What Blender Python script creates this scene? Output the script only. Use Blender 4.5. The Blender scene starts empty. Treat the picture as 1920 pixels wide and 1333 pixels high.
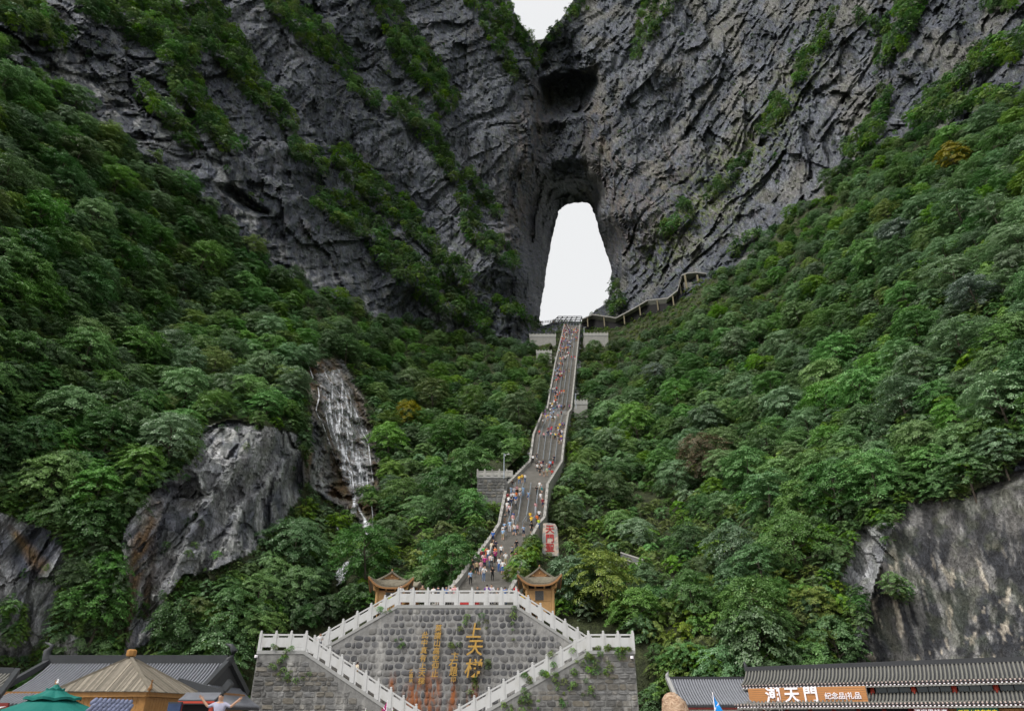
import bpy, bmesh, math, random, time
import numpy as np
from mathutils import Vector, Matrix
T0 = time.time()
SC = bpy.context.scene
COL = SC.collection
PI = math.pi
# ------------------------------------------------------------------ camera
F = 1280.0                      # focal length in photo pixels (24 mm on 36 mm, 1920 wide)
PITCH = math.radians(28.0)
CAM = np.array([0.0, 0.0, 1.7])
cd = bpy.data.cameras.new('camera'); cam = bpy.data.objects.new('camera', cd); COL.objects.link(cam)
cd.sensor_width = 36.0; cd.lens = 36.0*F/1920.0; cd.clip_start = 0.5; cd.clip_end = 4000
cam.location = CAM; cam.rotation_euler = (PI/2+PITCH, 0, 0)
SC.camera = cam
# ------------------------------------------------------------------ sky, overcast
SUN_EL, SUN_AZ = math.radians(52), math.radians(234)      # azimuth from +Y clockwise: behind the viewer, to the left
W = bpy.data.worlds.new('World'); SC.world = W; W.use_nodes = True
nt = W.node_tree; nt.nodes.clear()
out = nt.nodes.new('ShaderNodeOutputWorld'); bg = nt.nodes.new('ShaderNodeBackground')
sky = nt.nodes.new('ShaderNodeTexSky'); sky.sky_type = 'NISHITA'; sky.sun_disc = False
sky.sun_elevation = SUN_EL; sky.sun_rotation = SUN_AZ; sky.air_density = 1.0; sky.dust_density = 6.0; sky.ozone_density = 1.0
hs = nt.nodes.new('ShaderNodeHueSaturation'); hs.inputs['Saturation'].default_value = 0.25
mx = nt.nodes.new('ShaderNodeMix'); mx.data_type = 'RGBA'; mx.inputs[0].default_value = 0.86
nt.links.new(sky.outputs[0], hs.inputs['Color']); nt.links.new(hs.outputs[0], mx.inputs[6])
mx.inputs[7].default_value = (6.68, 6.75, 6.82, 1)          # the cloud layer, in the sky texture's own units
nt.links.new(mx.outputs[2], bg.inputs[0]); bg.inputs[1].default_value = 0.0500
nt.links.new(bg.outputs[0], out.inputs[0])
sd = bpy.data.lights.new('sun', 'SUN'); sun = bpy.data.objects.new('sun', sd); COL.objects.link(sun)
sd.energy = 1.5; sd.angle = math.radians(35); sd.color = (1.0, 0.97, 0.92)
sdir = Vector((math.sin(SUN_AZ)*math.cos(SUN_EL), math.cos(SUN_AZ)*math.cos(SUN_EL), math.sin(SUN_EL)))
sun.rotation_euler = sdir.to_track_quat('Z', 'Y').to_euler(); sun.location = (0, -20, 80)
SC.view_settings.view_transform = 'Standard'; SC.view_settings.look = 'None'
SC.view_settings.exposure = 1.5; SC.view_settings.gamma = 1.0; SC.view_settings.use_curve_mapping = False
SC.cycles.use_denoising = True
SC.cycles.max_bounces = 5; SC.cycles.diffuse_bounces = 3; SC.cycles.glossy_bounces = 2; SC.cycles.transmission_bounces = 3
SC.cycles.transparent_max_bounces = 4; SC.cycles.use_adaptive_sampling = True; SC.cycles.adaptive_threshold = 0.03
SC.render.use_persistent_data = False
# ------------------------------------------------------------------ surveying: a photo pixel and a distance give a place
CP, SP = math.cos(PITCH), math.sin(PITCH)
def at(px, py, d):
    px, py, d = np.asarray(px, float), np.asarray(py, float), np.asarray(d, float)
    a = (px-960)/F; k = (666.5-py)/F
    return np.stack([d*a+CAM[0], d*(CP-SP*k)+CAM[1], d*(SP+CP*k)+CAM[2]], -1)
def at_y(px, py, Y):
    k = (666.5-py)/F
    return Vector(at(px, py, Y/(CP-SP*k)))
def at_z(px, py, Z):
    k = (666.5-py)/F
    return Vector(at(px, py, (Z-CAM[2])/(SP+CP*k)))
def px_of(P):
    P = np.asarray(P, float)-CAM
    d = P[..., 1]*CP+P[..., 2]*SP; u = -P[..., 1]*SP+P[..., 2]*CP
    return 960+F*P[..., 0]/d, 666.5-F*u/d, d
# ------------------------------------------------------------------ object helpers
def link(name, me, parent=None):
    o = bpy.data.objects.new(name, me); COL.objects.link(o)
    if parent is not None: o.parent = parent
    return o
def tag(o, label=None, cat=None, group=None, kind=None):
    if label: o['label'] = label
    if cat: o['category'] = cat
    if group: o['group'] = group
    if kind: o['kind'] = kind
    return o
def thing(name, label, cat, loc=(0, 0, 0), rz=0.0, group=None):
    o = bpy.data.objects.new(name, None); COL.objects.link(o)
    o.empty_display_size = 0.3; o.location = loc; o.rotation_euler = (0, 0, rz)
    return tag(o, label, cat, group, 'thing')
def local(o, p):                                            # world point -> the thing's own frame (z turn only)
    v = Vector(p)-o.location
    return Matrix.Rotation(-o.rotation_euler.z, 3, 'Z') @ v
class MB:
    """collects shapes; build() links them as one mesh object"""
    def __init__(s): s.v = []; s.f = []; s.m = []
    def add(s, vs, fs, m=0):
        n = len(s.v); s.v += [tuple(v) for v in vs]; s.f += [tuple(i+n for i in f) for f in fs]; s.m += [m]*len(fs); return s
    def box(s, c, sz, m=0, rz=0.0, mat=None):
        hx, hy, hz = sz[0]/2, sz[1]/2, sz[2]/2
        pts = [Vector((x*hx, y*hy, z*hz)) for z in (-1, 1) for x, y in ((-1, -1), (1, -1), (1, 1), (-1, 1))]
        M = mat if mat is not None else Matrix.Rotation(rz, 3, 'Z')
        pts = [M @ p+Vector(c) for p in pts]
        return s.add(pts, [(3, 2, 1, 0), (4, 5, 6, 7), (0, 1, 5, 4), (1, 2, 6, 5), (2, 3, 7, 6), (3, 0, 4, 7)], m)
    def hexa(s, b, t, m=0):                                   # four bottom corners, four top corners
        return s.add(list(b)+list(t), [(3, 2, 1, 0), (4, 5, 6, 7), (0, 1, 5, 4), (1, 2, 6, 5), (2, 3, 7, 6), (3, 0, 4, 7)], m)
    def bar(s, a, b, w, h=None, m=0, up=(0, 0, 1)):           # a square bar between two points
        a, b = Vector(a), Vector(b); h = h or w; d = (b-a).normalized(); u = Vector(up)
        if abs(d.dot(u)) > .98: u = Vector((0, 1, 0))
        x = d.cross(u).normalized(); y = x.cross(d)
        q = [x*sx*w/2+y*sy*h/2 for sx, sy in ((-1, -1), (1, -1), (1, 1), (-1, 1))]
        return s.add([a+i for i in q]+[b+i for i in q], [(0, 1, 2, 3), (7, 6, 5, 4), (1, 0, 4, 5), (2, 1, 5, 6), (3, 2, 6, 7), (0, 3, 7, 4)], m)
    def tube(s, pts, rad, n=6, m=0, cap=True):
        pts = [Vector(p) for p in pts]; N = len(pts)
        rad = rad if hasattr(rad, '__len__') else [rad]*N
        base = len(s.v)
        for i, p in enumerate(pts):
            d = (pts[min(i+1, N-1)]-pts[max(i-1, 0)]).normalized()
            u = Vector((0, 0, 1)) if abs(d.z) < .9 else Vector((1, 0, 0))
            x = d.cross(u).normalized(); y = d.cross(x)
            for k in range(n):
                t = 2*PI*k/n; s.v.append(tuple(p+(x*math.cos(t)+y*math.sin(t))*rad[i]))
        for i in range(N-1):
            for k in range(n):
                a = base+i*n+k; b = base+i*n+(k+1) % n
                s.f.append((a, b, b+n, a+n)); s.m.append(m)
        if cap:
            s.f.append(tuple(base+k for k in range(n))[::-1]); s.m.append(m)
            s.f.append(tuple(base+(N-1)*n+k for k in range(n))); s.m.append(m)
        return s
    def prism(s, poly, d, m=0):                               # a planar outline pushed by vector d
        n = len(poly); poly = [Vector(p) for p in poly]; d = Vector(d)
        fs = [tuple(range(n))[::-1], tuple(range(n, 2*n))]+[(i, (i+1) % n, (i+1) % n+n, i+n) for i in range(n)]
        return s.add(poly+[p+d for p in poly], fs, m)
    def lathe(s, prof, n=12, c=(0, 0, 0), m=0):
        base = len(s.v)
        for r, z in prof:
            for k in range(n):
                t = 2*PI*k/n; s.v.append((c[0]+r*math.cos(t), c[1]+r*math.sin(t), c[2]+z))
        for i in range(len(prof)-1):
            for k in range(n):
                a = base+i*n+k; b = base+i*n+(k+1) % n
                s.f.append((a, b, b+n, a+n)); s.m.append(m)
        s.f.append(tuple(base+k for k in range(n))[::-1]); s.m.append(m)
        e = base+(len(prof)-1)*n; s.f.append(tuple(e+k for k in range(n))); s.m.append(m)
        return s
    def mesh(s, name, mats, smooth=False):
        me = bpy.data.meshes.new(name); me.from_pydata(s.v, [], s.f)
        for mm in (mats if isinstance(mats, (list, tuple)) else [mats]): me.materials.append(mm)
        if any(s.m): me.polygons.foreach_set('material_index', s.m)
        if smooth: me.polygons.foreach_set('use_smooth', [True]*len(me.polygons))
        bm = bmesh.new(); bm.from_mesh(me); bmesh.ops.recalc_face_normals(bm, faces=bm.faces); bm.to_mesh(me); bm.free()
        return me
    def build(s, name, mats, parent=None, smooth=False):
        return link(name, s.mesh(name, mats, smooth), parent)
def np_mesh(name, V, Q, mats, midx=None, smooth=False):       # numpy verts, quads or tris
    V = np.asarray(V, np.float32); Q = np.asarray(Q, np.int32); k = Q.shape[1]
    me = bpy.data.meshes.new(name); me.vertices.add(len(V)); me.vertices.foreach_set('co', V.ravel())
    me.loops.add(Q.size); me.loops.foreach_set('vertex_index', Q.ravel())
    me.polygons.add(len(Q)); me.polygons.foreach_set('loop_start', np.arange(0, Q.size, k, dtype=np.int32))
    me.polygons.foreach_set('loop_total', np.full(len(Q), k, np.int32))
    for m in mats: me.materials.append(m)
    if midx is not None: me.polygons.foreach_set('material_index', np.asarray(midx, np.int32))
    me.polygons.foreach_set('use_smooth', np.full(len(Q), smooth, bool))
    me.update(calc_edges=True); me.validate(); return me
# ------------------------------------------------------------------ node helper
class NT:
    def __init__(s, name):
        s.mat = bpy.data.materials.new(name); s.mat.use_nodes = True; s.t = s.mat.node_tree; s.t.nodes.clear()
        s.out = s.n('ShaderNodeOutputMaterial')
    def n(s, t, **k):
        o = s.t.nodes.new(t)
        for a, b in k.items(): setattr(o, a, b)
        return o
    def l(s, a, b): s.t.links.new(a, b)
    def val(s, i, v):
        if hasattr(v, 'links') or isinstance(v, bpy.types.NodeSocket): s.l(v, i)
        elif isinstance(v, (tuple, list)) and len(v) == 3 and i.type == 'RGBA': i.default_value = (*v, 1)
        else: i.default_value = v
    def pos(s): return s.n('ShaderNodeNewGeometry').outputs['Position']
    def obj(s): return s.n('ShaderNodeTexCoord').outputs['Object']
    def scale(s, v, sc, rot=(0, 0, 0)):
        m = s.n('ShaderNodeMapping'); s.l(v, m.inputs[0]); m.inputs['Scale'].default_value = sc; m.inputs['Rotation'].default_value = rot; return m.outputs[0]
    def noise(s, v, sc, det=4, rough=.55, dist=0):
        o = s.n('ShaderNodeTexNoise'); s.l(v, o.inputs['Vector']); o.inputs['Scale'].default_value = sc
        o.inputs['Detail'].default_value = det; o.inputs['Roughness'].default_value = rough; o.inputs['Distortion'].default_value = dist; return o.outputs['Fac']
    def voro(s, v, sc, feat='F1', outp='Distance'):
        o = s.n('ShaderNodeTexVoronoi', feature=feat); s.l(v, o.inputs['Vector']); o.inputs['Scale'].default_value = sc; return o.outputs[outp]
    def ramp(s, f, stops):
        o = s.n('ShaderNodeValToRGB'); s.val(o.inputs[0], f); e = o.color_ramp.elements
        while len(e) < len(stops): e.new(.5)
        for i, (p, c) in enumerate(stops):
            e[i].position = p; e[i].color = (*c, 1) if isinstance(c, (tuple, list)) else (c, c, c, 1)
        return o.outputs[0]
    def mix(s, f, a, b, mode='MIX'):
        o = s.n('ShaderNodeMix', data_type='RGBA', blend_type=mode)
        s.val(o.inputs[0], f); s.val(o.inputs[6], a); s.val(o.inputs[7], b); return o.outputs[2]
    def math(s, op, a, b=0.0):
        o = s.n('ShaderNodeMath', operation=op); s.val(o.inputs[0], a); s.val(o.inputs[1], b); return o.outputs[0]
    def attr(s, name): return s.n('ShaderNodeAttribute', attribute_name=name).outputs['Fac']
    def rand(s): return s.n('ShaderNodeObjectInfo').outputs['Random']
    def bump(s, h, st=.5, dist=.1, nrm=None):
        o = s.n('ShaderNodeBump'); o.inputs['Strength'].default_value = st; o.inputs['Distance'].default_value = dist; s.l(h, o.inputs['Height'])
        if nrm is not None: s.l(nrm, o.inputs['Normal'])
        return o.outputs[0]
    def pbr(s, col, rough=.8, nrm=None, spec=.3, metal=0.0):
        o = s.n('ShaderNodeBsdfPrincipled'); s.val(o.inputs['Base Color'], col); s.val(o.inputs['Roughness'], rough)
        o.inputs['Specular IOR Level'].default_value = spec; s.val(o.inputs['Metallic'], metal)
        if nrm is not None: s.l(nrm, o.inputs['Normal'])
        return o.outputs[0]
    def done(s, sh): s.l(sh, s.out.inputs[0]); return s.mat
def simple(name, col, rough=.7, var=.25, sc=3.0, metal=0.0, bump=.2, spec=.3, rnd=0.0):
    """a plain surface with a little dirt and grain"""
    t = NT(name); v = t.obj(); f = t.noise(v, sc, 5); lo = tuple(c*(1-var) for c in col); hi = tuple(min(1, c*(1+var)) for c in col)
    c = t.mix(f, lo, hi)
    if rnd:
        g = t.math('ADD', 1-rnd, t.math('MULTIPLY', t.rand(), 2*rnd))
        h = t.n('ShaderNodeHueSaturation'); t.l(g, h.inputs['Value']); t.l(c, h.inputs['Color']); c = h.outputs[0]
    return t.done(t.pbr(c, rough, t.bump(t.noise(v, sc*6, 3), bump, .02), spec, metal))
# ================================================================== THE MOUNTAIN
STAIR = [  # photo left, photo right, photo y, distance: where the stairway was seen
 (1059, 1087, 610, 297), (1042, 1079, 684, 228), (1027, 1070, 771, 190), (1018.5, 1065, 777, 181), (1002, 1057.5, 819, 152),
 (995, 1052, 871, 135), (952, 1025, 915, 114), (940, 1019, 978, 103), (938, 1008, 990, 100), (917, 990, 1023, 93), (862, 965, 1098, 76)]
CTRL = [
 # beside the stairs
 (1030,625,298),(1100,622,298),(1010,640,280),(1110,650,262),(1000,700,226),(1100,700,230),(960,800,165),(1095,780,194),(1075,850,146),(930,880,122),
 (900,930,116),(1060,900,126),(1040,1000,106),(1060,1060,95),(1120,1130,82),(820,1090,86),(780,1060,95),(800,1000,104),
 # slope left of the stairs
 (880,640,258),(760,600,245),(840,780,172),(760,900,130),(740,1000,108),(700,1080,93),(960,640,270),
 # waterfall rock
 (600,690,152),(640,800,138),(680,930,122),(650,1070,100),(590,900,120),
 # forest above the lower left cliff
 (560,560,192),(420,440,186),(250,300,176),(100,200,166),(0,130,160),(-200,60,140),(300,600,142),(150,500,126),(0,400,116),(-240,350,92),(500,700,138),(350,760,112),
 (150,750,99),(0,700,93),(-240,700,78),
 # lower left cliff
 (560,830,114),(450,800,102),(420,950,93),(500,1040,94),(300,900,90),(330,1080,84),(150,900,87),(0,950,82),(100,1100,79),(0,1200,76),(250,1230,79),(400,1150,83),
 (560,1130,90),(600,1180,86),(480,1230,80),(-240,1100,68),(-240,1300,64),
 # great left cliff
 (700,560,236),(760,540,246),(480,430,202),(250,260,182),(0,70,167),(0,0,186),(0,-200,225),(-240,-150,200),(250,0,232),(300,-200,290),(400,100,246),(560,300,246),(560,100,288),(560,-200,350),
 (700,300,292),(700,0,352),(850,300,326),(850,450,292),(850,560,268),(850,0,388),(960,560,288),(940,420,316),(960,300,340),(980,120,384),(950,0,402),(850,-200,430),(960,-200,445),
 # the arch: lips, passage walls, ceiling
 (966,440,322),(985,520,304),(1000,590,296),(1047,395,436),(1026,495,408),(1016,560,392),(1012,600,384),(1000,480,358),(985,400,352),(1010,340,366),(1000,240,362),
 (1060,385,436),(1095,379,436),(1108,385,430),(1080,350,400),(1080,320,370),(1050,330,376),(1110,330,368),(1130,400,348),(1128,440,392),(1146,505,366),(1145,550,350),
 (1120,583,318),(1150,420,334),(1165,500,318),(1165,560,306),(1060,240,372),(1060,200,392),(1050,110,400),(1080,60,410),(1060,150,404),(1020,100,400),(1120,150,384),(1120,230,364),(1130,300,352),
 (1100,0,430),(1090,-200,470),
 # great right cliff
 (1250,300,338),(1250,100,376),(1250,0,398),(1250,-200,440),(1200,500,312),(1300,430,296),(1400,300,312),(1400,100,348),(1400,-100,390),(1400,420,282),(1500,300,276),(1500,100,312),(1500,-150,360),
 (1600,100,286),(1600,230,258),(1700,100,256),(1700,-150,310),(1800,50,240),(1920,40,212),(1920,-150,250),(1920,140,190),(1800,190,216),(2160,0,170),(2160,-200,210),
 # right forest
 (1550,350,250),(1480,430,252),(1350,510,264),(1200,590,285),(1150,605,294),(1700,240,236),(1200,680,228),(1200,800,168),(1200,950,120),(1200,1100,88),(1300,600,230),(1350,750,166),(1350,900,119),
 (1350,1100,82),(1330,1230,68),(1500,500,212),(1500,650,166),(1500,800,121),(1500,950,90),(1500,1200,69),(1700,400,171),(1700,600,126),(1700,800,91),(1700,930,78),(1900,300,151),(1900,500,111),(1900,700,86),
 (1900,850,73),(2160,500,92),(2160,850,64),
 # lower right cliff
 (1620,1050,74.5),(1620,1200,70),(1800,1000,72),(1800,1200,66.5),(1900,1000,68.5),(1900,1230,62),(2160,1000,60),(2160,1230,56),
 # feet, behind the buildings
 (700,1220,82),(900,1200,78),(1000,1260,74),(1200,1260,70),(0,1390,74),(480,1390,76),(900,1390,74),(1300,1390,66),(1700,1390,62),(2160,1390,54)]
for xl, xr, y, d in STAIR:
    CTRL.append(((xl+xr)/2, y, d+2.2))
def rbf(ctrl, gx, gy, lam=1e-4):
    c = np.array(ctrl, float); X = c[:, :2]/1000; z = np.log(c[:, 2])
    def K(A, B):
        r2 = ((A[:, None, :]-B[None, :, :])**2).sum(-1)+1e-12
        return np.where(r2 > 2e-12, .5*r2*np.log(r2), 0)
    n = len(X); A = np.zeros((n+3, n+3)); A[:n, :n] = K(X, X)+lam*np.eye(n)
    P = np.hstack([np.ones((n, 1)), X]); A[:n, n:] = P; A[n:, :n] = P.T
    w = np.linalg.solve(A, np.concatenate([z, np.zeros(3)]))
    q = np.stack([gx.ravel(), gy.ravel()], -1)/1000; o = np.empty(len(q))
    for i in range(0, len(q), 20000):
        s = q[i:i+20000]; o[i:i+20000] = K(s, X) @ w[:n]+w[n]+s @ w[n+1:]
    return np.exp(o).reshape(gx.shape)
# --- numpy noise
_rng = np.random.default_rng(7)
_perm = np.concatenate([_rng.permutation(256)]*3).astype(np.int32)
_grad = _rng.normal(size=(256, 3)); _grad /= np.linalg.norm(_grad, axis=1)[:, None]
_rv = _rng.random((256, 4))
def _hash(i, j, k): return _perm[_perm[_perm[i & 255]+(j & 255)]+(k & 255)]
def perlin(p):
    i = np.floor(p).astype(np.int32); f = p-i; u = f*f*f*(f*(f*6-15)+10); r = 0
    for a in (0, 1):
        for b in (0, 1):
            for c in (0, 1):
                g = _grad[_hash(i[..., 0]+a, i[..., 1]+b, i[..., 2]+c)]
                w = (u[..., 0] if a else 1-u[..., 0])*(u[..., 1] if b else 1-u[..., 1])*(u[..., 2] if c else 1-u[..., 2])
                r = r+w*(g[..., 0]*(f[..., 0]-a)+g[..., 1]*(f[..., 1]-b)+g[..., 2]*(f[..., 2]-c))
    return r
def fbm(p, oct=4, lac=2.1, gain=.5):
    s = 0; a = 1
    for o in range(oct): s = s+a*perlin(p*lac**o+o*17.3); a *= gain
    return s
def blocks(p, tilt=.6):
    """tilted facets: every cell is one broken slab of rock"""
    i = np.floor(p).astype(np.int32); best = np.full(p.shape[:-1], 9e9); val = np.zeros(p.shape[:-1])
    for a in (-1, 0, 1):
        for b in (-1, 0, 1):
            for c in (-1, 0, 1):
                h = _hash(i[..., 0]+a, i[..., 1]+b, i[..., 2]+c); q = i+np.array([a, b, c])+_rv[h][..., :3]
                dl = p-q; d2 = (dl**2).sum(-1); m = d2 < best
                v = _rv[h][..., 3]*2-1+tilt*(dl*_grad[h]).sum(-1)*2
                best = np.where(m, d2, best); val = np.where(m, v, val)
    return val
def inpoly(x, y, poly):
    r = np.zeros(x.shape, bool); n = len(poly)
    for k in range(n):
        x1, y1 = poly[k]; x2, y2 = poly[(k+1) % n]
        if y1 == y2: continue
        r ^= ((y1 > y) != (y2 > y)) & (x < (x2-x1)*(y-y1)/(y2-y1)+x1)
    return r
def strip_field(x, y, pts):
    """1 on the strip's spine, 0 at its edge"""
    r = np.zeros(x.shape)
    for (x1, y1, w1), (x2, y2, w2) in zip(pts[:-1], pts[1:]):
        L = (x2-x1)**2+(y2-y1)**2; t = np.clip(((x-x1)*(x2-x1)+(y-y1)*(y2-y1))/L, 0, 1)
        d = np.hypot(x-x1-t*(x2-x1), y-y1-t*(y2-y1)); r = np.maximum(r, 1-d/(w1+t*(w2-w1)))
    return r
HOLE = [(1062,384),(1080,380),(1095,379),(1105,382),(1112,395),(1117,408),(1122,432),(1129,452),(1136,471),(1144,495),(1146,509),(1145,524),(1147,538),(1143,552),(1134,571),(1114,583),(1100,598),(1090,603),
        (1040,604),(1015,612),(1012,605),(1014,571),(1019,545),(1023,523),(1026,495),(1031,470),(1035,447),(1041,422),(1047,399),(1053,389)]
NOTCH = [(940,-400),(958,0),(966,25),(973,43),(985,58),(994,67),(1000,80),(1004,90),(1009,98),(1014,84),(1022,70),(1030,60),(1040,46),(1052,36),(1063,18),(1076,0),(1130,-400)]
ROCKS = [  # bare rock in the forest
 [(385,800),(430,785),(480,795),(560,815),(575,900),(545,960),(505,1005),(460,1045),(400,1072),(345,1078),(305,1125),(285,1200),(225,1240),(240,1120),(228,1000),(275,930),(335,885),(372,845)],
 [(-200,955),(0,960),(60,985),(115,1000),(125,1050),(105,1130),(90,1200),(60,1240),(-200,1240)],
 [(572,680),(640,672),(680,745),(705,830),(712,925),(690,1000),(660,960),(610,935),(570,900),(585,800)],
 [(2180,820),(1920,855),(1865,900),(1800,938),(1700,938),(1690,975),(1612,988),(1602,1030),(1570,1090),(1600,1165),(1560,1260),(2180,1260)],
 [(640,1060),(655,1050),(650,1085),(632,1095)], [(110,1190),(180,1195),(190,1240),(90,1240)]]
FOREST = [
 [(-260,70),(0,100),(60,150),(130,205),(200,245),(260,295),(330,340),(390,395),(440,440),(480,490),(560,535),(640,565),(700,595),(780,605),(860,630),(930,632),(990,648),(1056,618),(1053,640),(1038,690),(1022,772),(1013,780),(996,825),(988,872),
  (946,905),(934,985),(908,1030),(850,1098),(840,1400),(-260,1400)],
 [(1092,612),(1150,603),(1200,580),(1280,560),(1330,522),(1400,492),(1450,440),(1480,405),(1540,380),(1565,330),(1620,290),(1680,262),(1750,250),(1850,225),(1920,185),(2180,60),(2180,1400),(990,1400),(975,1110),(965,1075),
  (1003,1025),(1025,985),(1032,925),(1060,870),(1064,820),(1073,777),(1080,770),(1088,650)]]
STRIPS = [  # planted ledges on the cliffs
 [(180,0,40),(290,40,55),(340,100,36),(350,170,24),(390,230,22),(440,280,15)],[(0,0,40),(60,40,35),(110,80,22)],[(380,0,28),(400,60,36),(440,110,32),(480,170,22),(520,205,18),(548,245,11)],[(260,180,9),(310,215,14),(355,270,13)],
 [(510,0,18),(560,40,26),(610,90,26),(650,130,20),(662,150,8)],[(555,280,12),(600,310,15),(610,330,6)],[(720,0,22),(745,60,27),(770,100,35),(810,150,30),(840,190,18),(845,210,8)],[(655,150,10),(700,195,13)],[(750,205,25),(800,235,22),(830,300,15),(855,340,11),(870,380,11)],
 [(880,330,10),(905,370,14),(940,405,11)],[(640,300,20),(680,345,25),(740,390,25),(780,430,17),(820,470,9)],[(600,380,16),(640,400,25),(700,440,24),(740,490,28),(800,540,30),(860,580,24),(900,605,18)],
 [(870,380,14),(890,440,20),(930,470,18),(970,500,9)],[(830,490,20),(870,530,16)],[(940,570,10),(980,598,13),(1003,615,9)],[(895,0,20),(930,28,28),(965,48,26),(998,90,15),(1006,120,8)],[(915,40,14),(950,110,12),(960,150,8)],
 [(1085,10,20),(1045,48,18),(1018,84,11),(1005,125,9)],[(1245,-10,32),(1215,50,22),(1190,108,9)],[(1560,30,7),(1530,90,9),(1490,150,13)],[(1460,200,18),(1435,245,15)],[(1400,300,10),(1330,370,12)],[(1290,400,15),(1245,440,12)],
 [(1710,0,25),(1680,60,28),(1655,120,16)],[(1660,175,7),(1640,240,16),(1600,285,22)],[(1860,100,20),(1800,150,18),(1740,200,16)],[(1920,80,12),(1890,115,10)],[(1890,10,14),(1850,20,10)],[(1720,230,20),(1800,210,16),(1880,190,18)],
 [(1150,540,12),(1160,570,12),(1140,585,8)],[(1380,470,10),(1420,440,8)],[(1610,30,8),(1640,60,10)],[(120,1180,16),(180,1100,40),(190,1020,30)],[(30,1140,14),(40,1200,16)],[(1590,1130,18),(1600,1170,16)],[(1660,1110,9),(1690,1120,8)],[(1650,985,9),(1670,975,8)],
 [(690,935,12),(720,940,14)]]
STEP = 3.2
gx, gy = np.meshgrid(np.arange(-260, 2180, STEP), np.arange(-260, 1404, STEP))
cx, cy = np.meshgrid(np.arange(-260, 2196, 14.0), np.arange(-260, 1420, 14.0))
Dc = rbf(CTRL, cx, cy)
def bil(A, x, y, x0, y0, st):
    u = np.clip((x-x0)/st, 0, A.shape[1]-1.001); v = np.clip((y-y0)/st, 0, A.shape[0]-1.001)
    i = u.astype(int); j = v.astype(int); a = u-i; b = v-j
    if A.ndim == 3: a = a[..., None]; b = b[..., None]
    return (A[j, i]*(1-a)+A[j, i+1]*a)*(1-b)+(A[j+1, i]*(1-a)+A[j+1, i+1]*a)*b
D = bil(Dc, gx, gy, -260, -260, 14.0)
def bump_d(px, py, sx, sy, dd, ang=0):
    a = math.radians(ang); u = (wx2-px)*math.cos(a)+(wy2-py)*math.sin(a); v = -(wx2-px)*math.sin(a)+(wy2-py)*math.cos(a)
    r_ = np.sqrt((u/sx)**2+(v/sy)**2); q_ = np.clip((1.25-r_)/.75, 0, 1); return dd*q_*q_*(3-2*q_)
def ledge(pts, A, side, fall=85):
    best = np.full(gx.shape, 9e9); sg = np.zeros(gx.shape)
    for (x1, y1, w1), (x2, y2, w2) in zip(pts[:-1], pts[1:]):
        L = (x2-x1)**2+(y2-y1)**2; t = np.clip(((wx2-x1)*(x2-x1)+(wy2-y1)*(y2-y1))/L, 0, 1)
        d = np.hypot(wx2-x1-t*(x2-x1), wy2-y1-t*(y2-y1)); c = (x2-x1)*(wy2-y1)-(y2-y1)*(wx2-x1)
        m = d < best; best = np.where(m, d, best); sg = np.where(m, -np.sign(c)*d, sg)     # + above the ledge
    return side*A*np.tanh(sg/10)*np.exp(-best/fall)
wv = np.stack([gx/60, gy/60, gx*0], -1)
wx2 = gx+20*fbm(wv, 4, gain=.6); wy2 = gy+20*fbm(wv+31, 4, gain=.6)
def box_blur(m, n, it=2):
    k = np.ones(2*n+1)/(2*n+1)
    for _ in range(it):
        m = np.apply_along_axis(lambda r: np.convolve(np.pad(r, n, 'edge'), k, 'valid'), 1, m); m = np.apply_along_axis(lambda r: np.convolve(np.pad(r, n, 'edge'), k, 'valid'), 0, m)
    return m
def hollow(poly, dd, soft): return dd*box_blur(inpoly(wx3, wy3, poly).astype(float), soft)
wx3 = gx+13*fbm(wv*2.2+3, 4, gain=.65); wy3 = gy+13*fbm(wv*2.2+43, 4, gain=.65)
D = D+hollow([(1005,120),(1012,84),(1060,78),(1118,118),(1124,160),(1112,215),(1104,262),(1112,330),(1122,372),(1050,380),(1010,350),(1004,260),(1010,190)], 15, 2)   # the cleft above the arch
D = D+hollow([(1011,168),(1030,150),(1070,141),(1114,150),(1110,186),(1088,212),(1052,217),(1022,206)], 17, 2)+hollow([(1014,244),(1040,238),(1066,258),(1058,284),(1030,296),(1016,280)], 12, 2)+hollow([(1066,250),(1104,240),(1098,262),(1070,268)], 4, 1)+hollow([(1010,222),(1060,218),(1110,206),(1112,224),(1060,232),(1012,242)], -8, 1)+hollow([(1030,296),(1070,284),(1104,286),(1100,304),(1050,312)], -5, 2)+hollow([(1012,330),(1060,318),(1112,326),(1114,340),(1016,346)], -6, 2)+hollow([(1015,130),(1112,118),(1116,136),(1014,148)], -8, 1)
D = D+hollow([(398,342),(436,350),(500,396),(508,410),(470,396),(430,376)], 8, 1)
for b in [(1080,110,60,30,-8,0),(395,290,40,8,5,35),(250,190,70,6,5,30),(700,60,24,14,6,0),(1440,265,16,8,9,-30),(330,925,40,12,2,15)]:
    D = D+bump_d(*b)
for i_, A_ in ((0,5),(2,6),(4,7),(5,4),(6,8),(8,6),(10,6),(11,7),(9,4),(14,3),(16,5)): D = D+ledge(STRIPS[i_], A_, 1)
for i_, A_ in ((18,5),(19,5),(20,4),(21,4),(23,5),(24,4),(25,4)): D = D+ledge(STRIPS[i_][::-1], A_, 1)
for pts_, A_ in (([(395,1072,0),(440,960,0),(560,830,0)],2.5),([(300,1130,0),(350,980,0),(470,800,0)],2.0),([(1005,160,0),(1010,330,0),(966,440,0)],4)): D = D+ledge(pts_, A_, 1, 40)
wx = gx+9*fbm(np.stack([gx/40, gy/40, gx*0], -1), 2); wy = gy+9*fbm(np.stack([gx/40, gy/40, gx*0+9], -1), 2)
forest = np.zeros(gx.shape, bool)
for p in FOREST: forest |= inpoly(wx, wy, p)
rockz = np.zeros(gx.shape, bool)
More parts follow.
